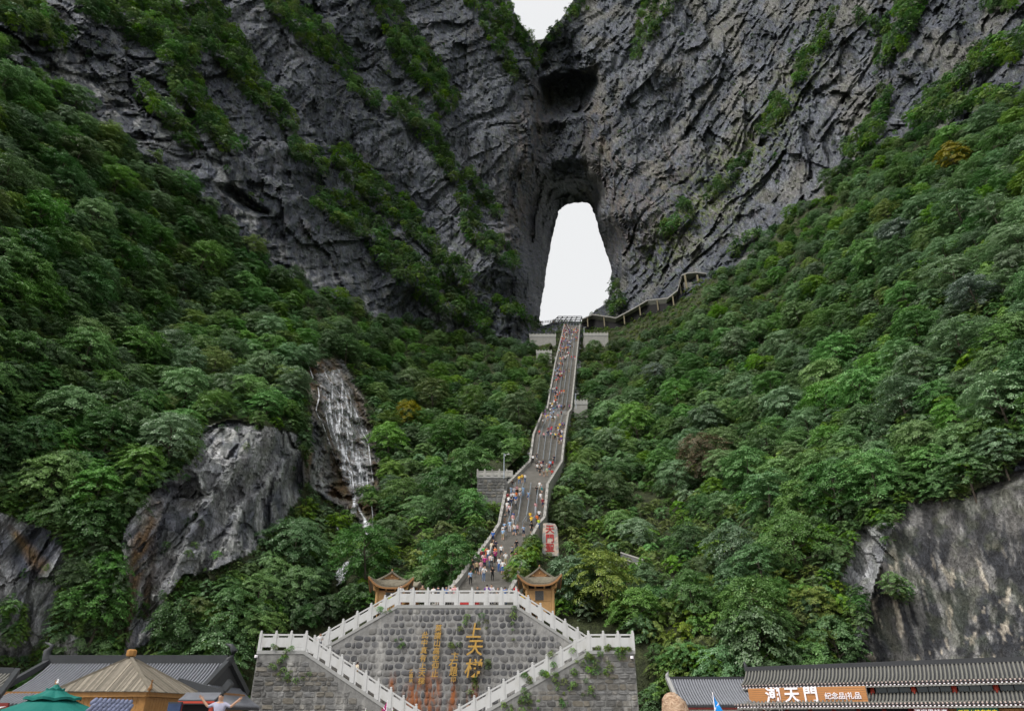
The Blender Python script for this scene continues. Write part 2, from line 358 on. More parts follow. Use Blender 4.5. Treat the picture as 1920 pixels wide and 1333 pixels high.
for p in ROCKS: rockz |= inpoly(wx, wy, p)
strip = np.zeros(gx.shape)
for p in STRIPS: strip = np.maximum(strip, strip_field(wx, wy, p))
bare = (~forest | rockz)
P0 = at(gx, gy, D)
Pc = P0-np.array([0., 250., 150.]); th_ = np.radians(np.clip(57-Pc[..., 0]*.14, 55, 82))       # the beds stand steeper towards the left
Q = np.stack([Pc[..., 0]*np.cos(th_)+Pc[..., 2]*np.sin(th_), Pc[..., 0]*np.sin(th_)-Pc[..., 2]*np.cos(th_), Pc[..., 1]], -1)+500.
smoothr = inpoly(gx, gy, [(1690,930),(2200,820),(2200,1260),(1600,1260),(1640,1100)])     # the sprayed, scaled face on the right
infr = (gx > -60) & (gx < 1980) & (gy > -90) & (gy < 1290)
sub = np.where((bare & infr).ravel())[0]                      # the bare rock in view gets the fine relief
Ps = P0.reshape(-1, 3)[sub]; Qs = Q.reshape(-1, 3)[sub]
Qs = Qs+np.stack([perlin(Ps/22+5), perlin(Ps/22+25), perlin(Ps/22+45)], -1)*4.5+np.stack([perlin(Ps/60+7), perlin(Ps/60+27), perlin(Ps/60+47)], -1)*11
Vs = Ps+np.stack([perlin(Ps/18+65), perlin(Ps/18+85), perlin(Ps/18+95)], -1)*4
def ridged(p, oct=3):
    r = 0; a_ = 1.0
    for o in range(oct): r = r+a_*(1-2*np.abs(perlin(p*2.2**o+o*7.7))); a_ *= .55
    return r
def S3(a, b): return Qs/np.array([a, b, a*.6])                # beds: long up the face and into it, thin across
fis = np.exp(-(perlin(S3(90, 13)+3)/.045)**2)+.6*np.exp(-(perlin(S3(50, 6)+13)/.04)**2)      # joints running up the face
jt = np.array([1., 1., .28])                                   # upright joints cutting the beds into blocks
ds = 6.5*fbm(Ps/75, 2)+3.4*blocks(S3(60, 26), .30)+2.6*blocks(Vs*jt/13+7, .45)+1.4*blocks(S3(26, 8)+11, .45)+1.2*blocks(Vs*jt/4.8+57, .6)+.55*blocks(S3(11, 3)+31, .6)+.4*blocks(Vs*np.array([1, 1, .5])/1.9+17, .7)-.35*ridged(S3(40, 4.5), 3)+2.2*fis
sps = box_blur(smoothr.astype(float), 5).ravel()[sub]
ds = ds*(1-sps)+sps*(1.4*fbm(Ps/16, 4)+.35*ridged(Ps*np.array([.2, .2, .05]), 3))
disp = 2.6*fbm(P0/46, 2); disp.ravel()[sub] = ds
nQ = lambda a, b, off, o=3: fbm(S3(a, b)+off, o)
lowr = (gy > 640)                                            # the lower cliffs are nearer: smaller blocks
amp = np.where(bare, 1.0, .45); amp = np.where(lowr, amp*.34, amp)
amp = np.where(smoothr, .62, amp)
ker = np.ones(5)/5
for _ in range(2):
    amp = np.apply_along_axis(lambda r: np.convolve(np.pad(r, 2, 'edge'), ker, 'valid'), 1, amp); amp = np.apply_along_axis(lambda r: np.convolve(np.pad(r, 2, 'edge'), ker, 'valid'), 0, amp)
spoly = [(a, c) for a, b, c, d in STAIR]+[(850, 1110), (850, 1400), (1000, 1400), (975, 1100)]+[(b, c) for a, b, c, d in STAIR[::-1]]
near_stair = strip_field(gx, gy, [((a+b)/2, c, (b-a)/2+34) for a, b, c, d in STAIR])
amp = amp*np.clip(1-2.2*np.clip(near_stair, 0, 1), 0, 1)
lz = np.where((bare & infr & lowr & rockz & ~smoothr).ravel())[0]; Pl = P0.reshape(-1, 3)[lz]; Ql = Q.reshape(-1, 3)[lz]
fz = inpoly(gx.ravel()[lz], gy.ravel()[lz], ROCKS[2])
low2 = np.zeros(gx.shape); low2.ravel()[lz] = np.where(fz, 1.3*blocks(Pl/np.array([3.4, 3.4, 2.0])+3, .25)+.7*blocks(Pl/np.array([1.6, 1.6, .9])+9, .3), 1.3*blocks(Pl*np.array([1, 1, .35])/4.4+71, .35)+.55*blocks(Pl*np.array([1, 1, .55])/1.7+5, .4))     # broken joints of the nearer faces
D = D+np.where(lowr & rockz & ~smoothr, low2, 0)
D = D+disp*amp-np.where(bare, 3.2*np.clip(strip*1.6, 0, 1), 0)*np.where(lowr, .4, 1)
def stair_d(y):
    ys = np.array([q[2] for q in STAIR], float); ds = np.array([q[3] for q in STAIR], float); return np.interp(y, ys, ds)
in_st = np.clip(strip_field(gx, gy, [((a+b)/2, c, (b-a)/2+16) for a, b, c, d in STAIR]), 0, 1) > 0
D = np.where(in_st & (gy < 1110), np.maximum(D, np.maximum(stair_d(gy-7), stair_d(gy))+2.0), D)
PT = at(gx, gy, D)                                           # the surface itself
NY, NX = gx.shape
def ground(px, py): return bil(PT, np.asarray(px, float), np.asarray(py, float), -260, -260, STEP)
skyc = np.zeros(gx.shape, bool)
for p in (HOLE, NOTCH):
    skyc |= inpoly(gx+2.5*perlin(np.stack([gx/7, gy/7, gx*0], -1)), gy+2.5*perlin(np.stack([gx/7, gy/7, gx*0+5], -1)), p)
idx = np.arange(NX*NY).reshape(NY, NX)
quads = np.stack([idx[:-1, :-1], idx[1:, :-1], idx[1:, 1:], idx[:-1, 1:]], -1).reshape(-1, 4)
kill = (skyc[:-1, :-1] | skyc[1:, :-1] | skyc[1:, 1:] | skyc[:-1, 1:]).ravel()
quads = quads[~kill]
V = PT.reshape(-1, 3)
# turn the rims of the gap and of the arch backwards so that the rock has thickness
ed = np.concatenate([quads[:, [0, 1]], quads[:, [1, 2]], quads[:, [2, 3]], quads[:, [3, 0]]]); es = np.sort(ed, 1)
key = es[:, 0].astype(np.int64)*(NX*NY)+es[:, 1]; _, inv, cnt = np.unique(key, return_inverse=True, return_counts=True)
rim = ed[cnt[inv] == 1]
fx, fy = gx.ravel(), gy.ravel(); Dr = D.ravel()
rimv = np.unique(rim); mp = -np.ones(NX*NY, int); mp[rimv] = np.arange(len(rimv))
hx, hy = fx[rimv], fy[rimv]
inner = (hx > 900) & (hx < 1190) & (hy < 640) & (hy > -255)
def dens(poly):
    o = []
    for (x1, y1), (x2, y2) in zip(poly, poly[1:]+poly[:1]):
        n = max(2, int(math.hypot(x2-x1, y2-y1)/1.5)); o += [(x1+(x2-x1)*i/n, y1+(y2-y1)*i/n) for i in range(n)]
    o = np.array(o); w = np.stack([o[:, 0]/9, o[:, 1]/9, o[:, 0]*0], -1)
    return o+np.stack([fbm(w, 3), fbm(w+17, 3)], -1)*3.0
for poly_ in (HOLE, NOTCH):
    dn = dens(poly_); sel = np.where(inner & ((hy > 250) == (poly_ is HOLE)))[0]
    d2 = ((dn[None, :, 0]-hx[sel, None])**2+(dn[None, :, 1]-hy[sel, None])**2); j = d2.argmin(1); ok = d2.min(1) < 81
    sel = sel[ok]; hx[sel] = dn[j[ok], 0]; hy[sel] = dn[j[ok], 1]; V[rimv[sel]] = at(hx[sel], hy[sel], Dr[rimv[sel]])
ccx = np.where(hy > 250, 1080, 1020); ox = np.where(inner, np.sign(hx-ccx)*14, np.where(hx < -250, -30, np.where(hx > 2170, 30, 0))); oy = np.where(inner & (hy < 420) & (hy > 370), -12, np.where(inner & (hy > 575), 16, np.where(hy < -250, -60, 0)))
back = at(hx+ox, hy+oy, Dr[rimv]*np.where(inner, 1.09, 1.25)+6)
nb = len(V); V = np.concatenate([V, back])
sk = np.stack([rim[:, 1], rim[:, 0], nb+mp[rim[:, 0]], nb+mp[rim[:, 1]]], -1)
allq = np.concatenate([quads, sk])
# colour groups of the rock itself, kept as attributes: rusty limestone, moss, soil under the wood
brown = 1.3*np.clip(strip_field(gx, gy, [(600,690,40),(645,790,62),(668,930,60)])*2, 0, 1)+np.clip(strip_field(gx, gy, [(1010,190,60),(980,330,70),(960,440,50)]), 0, 1)+np.clip(strip_field(gx, gy, [(1110,200,30),(1150,330,80),(1190,460,60),(1260,300,60)]), 0, 1)+1.6*np.clip(strip_field(gx, gy, [(285,930,26),(262,1050,34),(255,1190,34)]), 0, 1)+1.4*np.clip(strip_field(gx, gy, [(590,860,30),(610,900,40),(650,930,40)]), 0, 1)+1.2*np.clip(strip_field(gx, gy, [(20,990,10),(75,1060,22)]), 0, 1)+.9*np.clip(strip_field(gx, gy, [(1700,1130,12),(1700,1200,16)]), 0, 1)
moss = np.clip(strip*1.3+.25, 0, 1)*bare*.8+np.clip(strip_field(gx, gy, [(1530,90,40),(1440,240,60),(1330,370,90),(1230,480,60)]), 0, 1)*.9+np.clip(strip_field(gx, gy, [(860,520,70),(900,600,50)]), 0, 1)*.7
moss = np.where(skyc, 0, moss)
soil = (forest & ~rockz).astype(float)
smf = smoothr.astype(float)
def lerp(a, b, f): return a+(np.asarray(b)-a)*np.clip(f, 0, 1)[..., None]
def sst(x, a, b): t = np.clip((x-a)/(b-a), 0, 1); return t*t*(3-2*t)
PS = PT.reshape(-1, 3)[sub]; gys = gy.ravel()[sub]; gxs = gx.ravel()[sub]; brs, mss, sms = brown.ravel()[sub], moss.ravel()[sub], smf.ravel()[sub]
NZ = lambda sc, off, o=3: fbm(PS*np.asarray(sc)+off, o)
k_ = NZ(.03, 3, 4); lowm = (gys > 640)*1.0
cs = lerp(lerp(np.zeros(PS.shape)+np.array([.050, .054, .068]), (.086, .091, .108), sst(k_, -.35, .1)), (.126, .128, .140), sst(k_, .05, .5))
cs = lerp(cs, (.34, .335, .325), .9*lowm*sst(NZ(.12, 17, 3), -.35, .1))
cs = cs*(1+.45*nQ(50, 5, 81))[..., None]                                                          # bedding tones
cs = lerp(cs, (.036, .040, .050), .7*(1-.75*lowm*(1-sms))*sst(NZ((.4, .4, .03), 13), .04, .30))                          # dark run-off
pal = np.clip(strip_field(gxs, gys, [(-60,60,60),(120,150,75),(330,300,70),(470,440,70),(660,580,60)])*1.6, 0, 1)*.75+.9*lowm+.10
cs = lerp(cs, (.42, .405, .385), .9*np.clip(pal, 0, 1)*sst(NZ((.32, .32, .03), 29), .04, .26)*sst(NZ(.05, 77, 2), -.25, .15))   # pale lime streaks
cs = lerp(cs, (.165, .150, .122), .55*(gxs > 1090)*(1-lowm)*sst(NZ((.06, .06, .04), 191, 4), .0, .3))            # tan limestone right of the arch
cs = lerp(cs, (.060, .050, .042), .5*sst(NZ((.2, .2, .12), 91), .15, .5))
cs = lerp(cs, lerp(np.zeros(PS.shape)+np.array([.165, .118, .082]), (.20, .125, .062), lowm), np.where(gys > 640, .9, .45)*np.clip(brs, 0, 1.1)*sst(NZ((.3, .3, .06), 41), -.25, .25))
wet = np.clip(strip_field(gxs, gys, [(600,690,46),(645,790,68),(672,930,60)])*2.5, 0, 1); cs = lerp(cs, cs*np.array([.36, .33, .30]), wet)
fr = NZ(.9, 51, 2); cs = cs*(1+.5*fr)[..., None]
hz_ = sst(gys+70*NZ(.1, 3, 2), 930, 1060)
sc_ = lerp(np.zeros(PS.shape)+np.array([.098, .094, .091]), (.026, .028, .035), sst(NZ((.32, .32, .018), 61, 4), -.10, .08)*(.55+.45*hz_))
sc_ = lerp(sc_, (.22, .215, .21), .7*sst(NZ((.9, .9, .035), 68, 4), .08, .24))
sc_ = lerp(sc_, (.50, .44, .36), .8*sst(NZ((1.3, 1.3, .08), 67, 3), .22, .36)*sst(gys, 990, 1120))
cs = lerp(cs, sc_*(1+.6*fr+.5*NZ(2.2, 151, 2))[..., None], sms*.95)
cs = lerp(cs, lerp(np.zeros(PS.shape)+np.array([.040, .070, .016]), (.115, .130, .040), NZ(.7, 19, 2)+.5), np.clip(mss, 0, 1)*sst(NZ(.45, 23, 4), -.05, .22))
rc = np.zeros(PT.shape)+np.array([.038, .048, .017]); rc = rc*(1+.5*perlin(PT*.6))[..., None]
cs = cs*np.where(sms[:, None] > .5, 1.0, np.array([.97, 1.0, 1.07])); rc.reshape(-1, 3)[sub] = np.clip(cs*np.where(sms[:, None] > .5, 1.05, 1.28), .012, .8)
def build_rock(name, mat):
    me = np_mesh(name, V, allq, [mat])
    a = me.color_attributes.new('rock_colour', 'FLOAT_COLOR', 'POINT'); full = np.ones((len(V), 4), np.float32); full[:, :3] = .08; full[:NX*NY, :3] = rc.reshape(-1, 3)
    a.data.foreach_set('color', full.ravel())
    return link(name, me)
def rock_material():
    t = NT('limestone'); p = t.pos()
    c = t.n('ShaderNodeAttribute', attribute_name='rock_colour').outputs['Color']
    n_ = t.noise(t.scale(p, (1.2, 1.2, .36), (0, .4, 0)), 1.0, 5, .72)
    c = t.mix(1.0, c, t.ramp(n_, [(.34, .50), (.5, 1.0), (.64, 1.5)]), 'MULTIPLY')
    n2 = t.noise(t.scale(p, (1, 1, .5)), 4.5, 3, .7); c = t.mix(1.0, c, t.ramp(n2, [(.3, .62), (.5, 1.0), (.7, 1.4)]), 'MULTIPLY')
    return t.done(t.pbr(c, .78, t.bump(n2, .9, .28, t.bump(n_, 1.0, 1.2)), .3))
M_rock = rock_material()
mountain = build_rock('mountain', M_rock); tag(mountain, kind='structure')
print('mountain', len(allq), round(time.time()-T0, 1))
# ================================================================== VEGETATION
rnd = random.Random(5); nr = np.random.default_rng(11)
def leaf_material(name, lo, hi, tips, spread=.5, rough=.42, spec=.35):
    t = NT(name); r = t.rand(); lf = t.attr('leaf')
    c = t.mix(lf, lo, hi)
    c = t.mix(t.math('MULTIPLY', t.math('POWER', lf, 3.0), .6), c, tips)
    h = t.n('ShaderNodeHueSaturation'); t.l(c, h.inputs['Color'])
    t.l(t.math('ADD', .5-.016*spread*2, t.math('MULTIPLY', r, .036*spread*2)), h.inputs['Hue'])
    t.l(t.math('ADD', 1-.42*spread*1.6, t.math('MULTIPLY', t.math('FRACT', t.math('MULTIPLY', r, 7.31)), .84*spread*1.6)), h.inputs['Value'])
    t.l(t.math('ADD', .8, t.math('MULTIPLY', t.math('FRACT', t.math('MULTIPLY', r, 3.77)), .35)), h.inputs['Saturation'])
    p = t.n('ShaderNodeBsdfPrincipled'); t.l(h.outputs[0], p.inputs['Base Color']); p.inputs['Roughness'].default_value = rough; p.inputs['Specular IOR Level'].default_value = spec
    tr = t.n('ShaderNodeBsdfTranslucent'); t.l(h.outputs[0], tr.inputs['Color'])
    m = t.n('ShaderNodeMixShader'); m.inputs[0].default_value = .30; t.l(p.outputs[0], m.inputs[1]); t.l(tr.outputs[0], m.inputs[2])
    return t.done(m.outputs[0])
L_mid = leaf_material('leaves_green', (.070, .165, .036), (.165, .320, .082), (.31, .42, .20))
L_blue = leaf_material('leaves_blue_green', (.072, .158, .056), (.182, .308, .135), (.38, .49, .33), .4, .36, .45)
L_dark = leaf_material('leaves_dark', (.034, .094, .024), (.088, .194, .050), (.18, .29, .12), .4)
L_yel = leaf_material('leaves_yellow_green', (.095, .160, .026), (.190, .260, .045), (.29, .33, .09), .4)
L_gold = leaf_material('leaves_golden', (.16, .15, .015), (.26, .23, .02), (.33, .28, .05), .2)
L_rust = leaf_material('leaves_rusty', (.080, .120, .045), (.200, .130, .060), (.30, .17, .09), .3)
L_silver = leaf_material('leaves_silvery', (.050, .090, .055), (.185, .235, .20), (.38, .43, .40), .2, .34, .5)
L_fresh = leaf_material('leaves_fresh', (.085, .180, .026), (.185, .315, .050), (.29, .40, .11), .5)
M_bark = simple('bark', (.075, .062, .050), .9, .4, 6)
def leaf_quads(c, u, n, L, w):
    """one folded diamond per leaf: centres, direction, normal, length, width"""
    s = np.cross(n, u); s /= np.linalg.norm(s, axis=1)[:, None]+1e-9
    a = c-u*L[:, None]*.5; b = c+s*w[:, None]*.5-n*L[:, None]*.06; e = c+u*L[:, None]*.5-n*L[:, None]*.10; d = c-s*w[:, None]*.5-n*L[:, None]*.06
    V = np.stack([a, b, e, d], 1).reshape(-1, 3); return V, np.arange(len(V)).reshape(-1, 4)
def crown_mesh(name, seed, R=3.4, H=6.2, base=1.5, nspray=64, nleaf=72, L0=.36, flat=.30, mat=None, top=.5):
    g = np.random.default_rng(seed); C, U, N = [], [], []
    lob = g.normal(size=(6, 3)); lob /= np.linalg.norm(lob, axis=1)[:, None]; lam = g.uniform(.15, .5, 6)
    for i in range(nspray):
        t = (i+.5)/nspray; th = i*2.39996+g.uniform(-.5, .5); z = t**.85
        rr = math.sqrt(max(0, 1-((z-.34)/.70)**2)) if z > .34 else .62+.38*z/.34
        q = g.uniform(.72, 1.06) if g.random() < .78 else g.uniform(.25, .7)
        dirv = np.array([math.cos(th)*rr, math.sin(th)*rr, (z-.4)*1.3]); dn = dirv/(np.linalg.norm(dirv)+1e-6)
        q *= 1+float((np.maximum(0, lob @ dn)**4*lam).sum())-.14
        c = np.array([math.cos(th)*R*rr*q, math.sin(th)*R*rr*q, base+(H-base)*(z+g.uniform(-.05, .05))])
        rad = np.array([math.cos(th), math.sin(th), 0]); tilt = g.uniform(.35, flat+.85)*(1-.55*z)
        n = np.array([rad[0]*tilt, rad[1]*tilt, 1.0])+g.normal(size=3)*.13; n /= np.linalg.norm(n)
        u = rad-n*rad.dot(n)+g.normal(size=3)*.2; u -= n*u.dot(n); u /= np.linalg.norm(u); v = np.cross(n, u)
        ln, wd = g.uniform(.20, .34)*R, g.uniform(.13, .22)*R
        m = int(nleaf*g.uniform(.7, 1.25)); a = g.uniform(-1, 1, m); b = g.uniform(-1, 1, m)*(1-.35*np.abs(a)); 
        pos = c+u*(a*ln)[:, None]+v*(b*wd)[:, None]-n*((.16*(a*a)+.22*b*b)*ln)[:, None]+g.normal(size=(m, 3))*.07*R/3.4
        lu = u*(.7+.5*a)[:, None]+v*(b*1.4)[:, None]+g.normal(size=(m, 3))*.45
        ln_ = n+g.normal(size=(m, 3))*.34+u*(a*.25)[:, None]+v*(b*.3)[:, None]; ln_ /= np.linalg.norm(ln_, axis=1)[:, None]
        lu -= ln_*(lu*ln_).sum(1)[:, None]; lu /= np.linalg.norm(lu, axis=1)[:, None]
        C.append(pos); U.append(lu); N.append(ln_)
    C, U, N = map(np.concatenate, (C, U, N)); m = len(C)
    Ls = L0*g.uniform(.65, 1.3, m); V_, Q_ = leaf_quads(C, U, N, Ls, Ls*g.uniform(.5, .72, m))
    me = np_mesh(name, V_, Q_, [mat]); a = me.attributes.new('leaf', 'FLOAT', 'POINT')
    a.data.foreach_set('value', np.repeat(np.clip(g.normal(.45, .24, m), 0, 1), 4).astype(np.float32)); return me
def trunk_mesh(name, seed, R=3.4, H=6.2, base=1.5):
    g = random.Random(seed); b = MB(); lean = (g.uniform(-.3, .3), g.uniform(-.3, .3))
    p = [(0, 0, -1.6), (lean[0]*.2, lean[1]*.2, base*.6), (lean[0]*.6, lean[1]*.6, H*.45), (lean[0], lean[1], H*.82)]
    b.tube(p, [.17, .14, .10, .03], 6)
    for i in range(7):
        t = i*2.4+g.uniform(-.4, .4); z = base*.7+(H*.72-base*.7)*i/7; r = R*g.uniform(.55, .85)*(1-.3*i/7)
        b.tube([(lean[0]*z/H, lean[1]*z/H, z), (math.cos(t)*r*.5, math.sin(t)*r*.5, z+.55), (math.cos(t)*r, math.sin(t)*r, z+.75)], [.07, .05, .02], 5)
    return b.mesh(name, M_bark)
TREES = []
for k in range(8):
    R_, H_ = [(3.4, 6.2), (3.0, 6.8), (3.7, 5.6), (3.2, 6.0), (3.5, 7.2), (2.9, 5.4), (3.9, 6.4), (3.3, 5.2)][k]
    TREES.append((crown_mesh('crown', 100+k, R_, H_, 1.2, 104, 106, .21, [.3, .2, .15, .45, .25, .5, .12, .4][k], L_mid), trunk_mesh('trunk', 100+k, R_, H_, 1.2), R_, H_))
SHRUBS = [crown_mesh('shrub', 200+k, 1.7, 2.2, .05, 36, 76, .175, .5, L_mid) for k in range(4)]
protoc = bpy.data.collections.new('growth_forms')              # forms for the masses of growth, not in the scene themselves
def proto(name, me, mat, coll):
    o = bpy.data.objects.new(name, me); coll.objects.link(o)
    o.material_slots[0].link = 'OBJECT'; o.material_slots[0].material = mat; return o
def form_collection(name, forms):
    c = bpy.data.collections.new(name)
    for i, (me, mat) in enumerate(forms): proto('%s_form_%02d' % (name, i), me, mat, c)
    return c
C_forest = form_collection('forest', [(t[0], m) for t in TREES[:6] for m in (L_mid, L_blue, L_dark, L_fresh)])
C_under = form_collection('undergrowth', [(s, m) for s in SHRUBS for m in (L_mid, L_dark, L_blue, L_fresh)])
BUSHES = [crown_mesh('bush', 300+k, 1.3, 2.9, .05, 32, 64, .175, .4, L_mid) for k in range(3)]
C_ledge = form_collection('ledge_growth', [(s, m) for s in SHRUBS+BUSHES for m in (L_mid, L_fresh, L_dark)])
C_fresh = form_collection('fresh_growth', [(s, m) for s in SHRUBS for m in (L_fresh, L_yel, L_mid)])
def scatter(name, pts, scl, coll, label, seed=0):
    """a mass of growth: one object, its plants set out by geometry nodes"""
    pts = np.asarray(pts, np.float32); me = bpy.data.meshes.new(name); me.vertices.add(len(pts)); me.vertices.foreach_set('co', pts.ravel())
    a = me.attributes.new('size', 'FLOAT', 'POINT'); a.data.foreach_set('value', np.asarray(scl, np.float32))
    o = link(name, me); tag(o, label, kind='stuff')
    g = bpy.data.node_groups.new(name, 'GeometryNodeTree'); g.interface.new_socket('Geometry', in_out='INPUT', socket_type='NodeSocketGeometry'); g.interface.new_socket('Geometry', in_out='OUTPUT', socket_type='NodeSocketGeometry')
    N = g.nodes.new; gi, go = N('NodeGroupInput'), N('NodeGroupOutput'); ip = N('GeometryNodeInstanceOnPoints'); ci = N('GeometryNodeCollectionInfo')
    ci.inputs['Collection'].default_value = coll; ci.inputs['Separate Children'].default_value = True; ci.inputs['Reset Children'].default_value = True
    rv = N('FunctionNodeRandomValue'); rv.data_type = 'FLOAT_VECTOR'; rv.inputs['Min'].default_value = (-.14, -.14, 0); rv.inputs['Max'].default_value = (.14, .14, 6.283); rv.inputs['Seed'].default_value = seed
    ri = N('FunctionNodeRandomValue'); ri.data_type = 'INT'; ri.inputs[4].default_value = 0; ri.inputs[5].default_value = len(coll.objects)-1; ri.inputs['Seed'].default_value = seed+3
    na = N('GeometryNodeInputNamedAttribute'); na.data_type = 'FLOAT'; na.inputs[0].default_value = 'size'
    ip.inputs['Pick Instance'].default_value = True; L = g.links.new
    L(gi.outputs[0], ip.inputs['Points']); L(ci.outputs[0], ip.inputs['Instance']); L(rv.outputs[0], ip.inputs['Rotation'])
    L([x for x in ri.outputs if x.type == 'INT'][0], ip.inputs['Instance Index']); L(na.outputs[0], ip.inputs['Scale']); L(ip.outputs[0], go.inputs[0])
    o.modifiers.new('set out', 'NODES').node_group = g; return o
STAIRPOLY = [(a-4, c) for a, b, c, d in STAIR]+[(845, 1110), (480, 1200), (465, 1400), (1200, 1400), (1196, 1180), (1045, 1150), (975, 1105)]+[(b+4, c) for a, b, c, d in STAIR[::-1]]
KEEP = [STAIRPOLY, [(885,868),(965,868),(960,945),(890,938)], [(988,618),(1140,618),(1140,648),(988,648)], [(1003,652),(1040,652),(1040,668),(1003,668)], [(1070,740),(1104,740),(1104,765),(1070,765)], [(1008,975),(1050,975),(1052,1042),(1008,1042)],
        [(574,676),(640,668),(690,760),(708,840),(708,930),(700,1005),(680,1008),(655,960),(600,900),(588,800)], [(624,1040),(664,1040),(658,1112),(620,1112)], [(684,1062),(770,1062),(766,1125),(690,1125)], [(970,1055),(1052,1055),(1045,1150),(970,1120)],
        [(1085,585),(1180,572),(1260,545),(1275,500),(1332,498),(1336,550),(1280,596),(1180,632),(1090,650)]]
def inside_any(x, y, polys):
    r = np.zeros(np.shape(x), bool)
    for p in polys: r |= inpoly(np.asarray(x, float), np.asarray(y, float), p)
    return r
def poisson(cands, taken=None, f=.6):
    """cands: px, py, radius in px; keeps those that stand clear of the ones kept before"""
    grid = {}; keep = []; cs = 40.0
    for i, (x, y, r) in enumerate(cands):
        gx_, gy_ = int(x//cs), int(y//cs); ok = True; s = int(2*r*f//cs)+2
        for a in range(gx_-s, gx_+s+1):
            for b in range(gy_-s, gy_+s+1):
                for (X, Y, Rr) in grid.get((a, b), ()):
                    if (x-X)**2+(y-Y)**2 < (f*(r+Rr))**2: ok = False; break
                if not ok: break
            if not ok: break
        if ok: grid.setdefault((gx_, gy_), []).append((x, y, r)); keep.append(i)
    return keep
def candidates(n, rmin, rmax, polys, keepc=.55, xr=(-200, 2120), yr=(60, 1345)):
    x = nr.uniform(*xr, n); y = nr.uniform(*yr, n)
    m = np.zeros(n, bool)
    for p in polys: m |= inpoly(x, y, p)
    m &= ~inside_any(x, y, ROCKS) & ~inside_any(x, y, KEEP)
    x, y = x[m], y[m]; G = ground(x, y); d = px_of(G)[2]
    s = nr.uniform(rmin, rmax, len(x))*np.where(d > 190, .72, 1.0)*np.where(d < 90, .92, 1)
    top = G+np.stack([0*s, 0*s, s*1.05], -1); tx, ty, _ = px_of(top); rp = s*F/d
    t2x, t2y, _ = px_of(G+np.stack([0*s, 0*s, s*1.75], -1)); ok = ~inside_any(tx, ty, KEEP) & ~inside_any(tx, ty, ROCKS) & ~inside_any(t2x, t2y, ROCKS)
    for sgn in (-1, 1): ok &= ~inside_any(tx+sgn*rp*.8, ty, KEEP[:1]+KEEP[5:8]) & ~inside_any(tx+sgn*rp*.55, ty, ROCKS[:2]) & ~inside_any(t2x+sgn*rp*.4, t2y, ROCKS[:2])
    return x[ok], y[ok], G[ok], s[ok], rp[ok], d[ok]
# --- trees: crown radius s in metres
OPEN = [[(1110,900),(1240,930),(1330,980),(1430,1010),(1640,960),(1640,1260),(1190,1340),(1210,1180),(1040,1130),(1040,1040)], [(700,1000),(930,990),(855,1100),(690,1100)], [(560,930),(720,990),(700,1060),(560,1050)]]
x, y, G, s, rp, d = candidates(20000, 1.9, 4.4, FOREST)
ok_ = ~(inside_any(x, y, OPEN) & (nr.random(len(x)) < .965)); x, y, G, s, rp, d = (a[ok_] for a in (x, y, G, s, rp, d))
kp = poisson(list(zip(x, y, rp)), f=.50); x, y, G, s, rp, d = (a[kp] for a in (x, y, G, s, rp, d))
cpx, cpy, _ = px_of(G+np.stack([0*s, 0*s, s], -1)); vis = (cpx > -10) & (cpx < 1930) & (cpy < 1330) & (cpy > -10)
order = np.argsort(-rp*vis); n_ind = 285
ZONES = [  # where a tree stands, told by what it stands next to
 ([(-300,60),(130,200),(260,320),(200,560),(-300,560)], 'high on the far left slope'),
 ([(130,200),(600,560),(520,640),(200,560),(260,320)], 'under the great left cliff'),
 ([(-300,560),(200,560),(280,780),(240,930),(-300,930)], 'on the dark left slope'),
 ([(200,560),(520,640),(585,690),(590,800),(380,800),(280,780)], 'on the spur left of the waterfall'),
 ([(-300,930),(240,930),(240,1240),(-300,1340)], 'between the two far left rock faces'),
 ([(560,540),(860,620),(860,760),(700,760),(640,680)], 'above the waterfall'),
 ([(860,610),(1060,600),(1040,700),(1020,780),(860,760)], 'left of the upper stairs'),
 ([(700,760),(860,760),(860,900),(705,930)], 'just right of the waterfall'),
 ([(860,760),(1020,780),(995,870),(950,910),(860,900)], 'above the square terrace'),
 ([(700,930),(860,900),(950,910),(935,990),(850,1000),(700,1010)], 'below the square terrace'),
 ([(690,1000),(935,985),(860,1100),(690,1100)], 'behind the left booth'),
 ([(450,960),(690,930),(690,1090),(600,1110),(400,1100)], 'beside the lower cascade'),
 ([(230,1080),(690,1090),(690,1190),(480,1340),(230,1340)], 'behind the grey hall roof'),
 ([(1060,600),(1290,560),(1290,680),(1070,780)], 'below the roofed escalator'),
 ([(1290,560),(1480,400),(1620,520),(1480,640),(1290,680)], 'under the great right cliff'),
 ([(1480,400),(1700,230),(1960,160),(1960,420),(1620,520)], 'high along the right cliff edge'),
 ([(1620,520),(1960,420),(1960,640),(1660,680)], 'on the upper far right slope'),
 ([(1660,680),(1960,640),(1960,900),(1690,960)], 'above the lower right rock face'),
 ([(1290,680),(1480,640),(1560,760),(1330,800)], 'in the middle right slope'),
 ([(1070,780),(1290,680),(1330,800),(1200,900),(1060,870)], 'right of the stairs at half height'),
 ([(1060,870),(1200,900),(1200,1040),(1040,1000)], 'above the red lettered stone'),
 ([(1200,900),(1330,800),(1560,760),(1600,900),(1420,1010),(1200,1040)], 'on the lower middle right slope'),
 ([(1480,640),(1660,680),(1690,960),(1600,900),(1560,760)], 'left above the lower right rock face'),
 ([(1020,1000),(1200,1040),(1260,1330),(1190,1330),(1040,1130)], 'behind the right booth'),
 ([(1200,1040),(1420,1010),(1620,980),(1620,1250),(1260,1330)], 'on the bank above the shop')]
KIND = [('mid green', L_mid), ('blue green', L_blue), ('dark green', L_dark), ('yellow green', L_yel)]
SPECIAL = {}
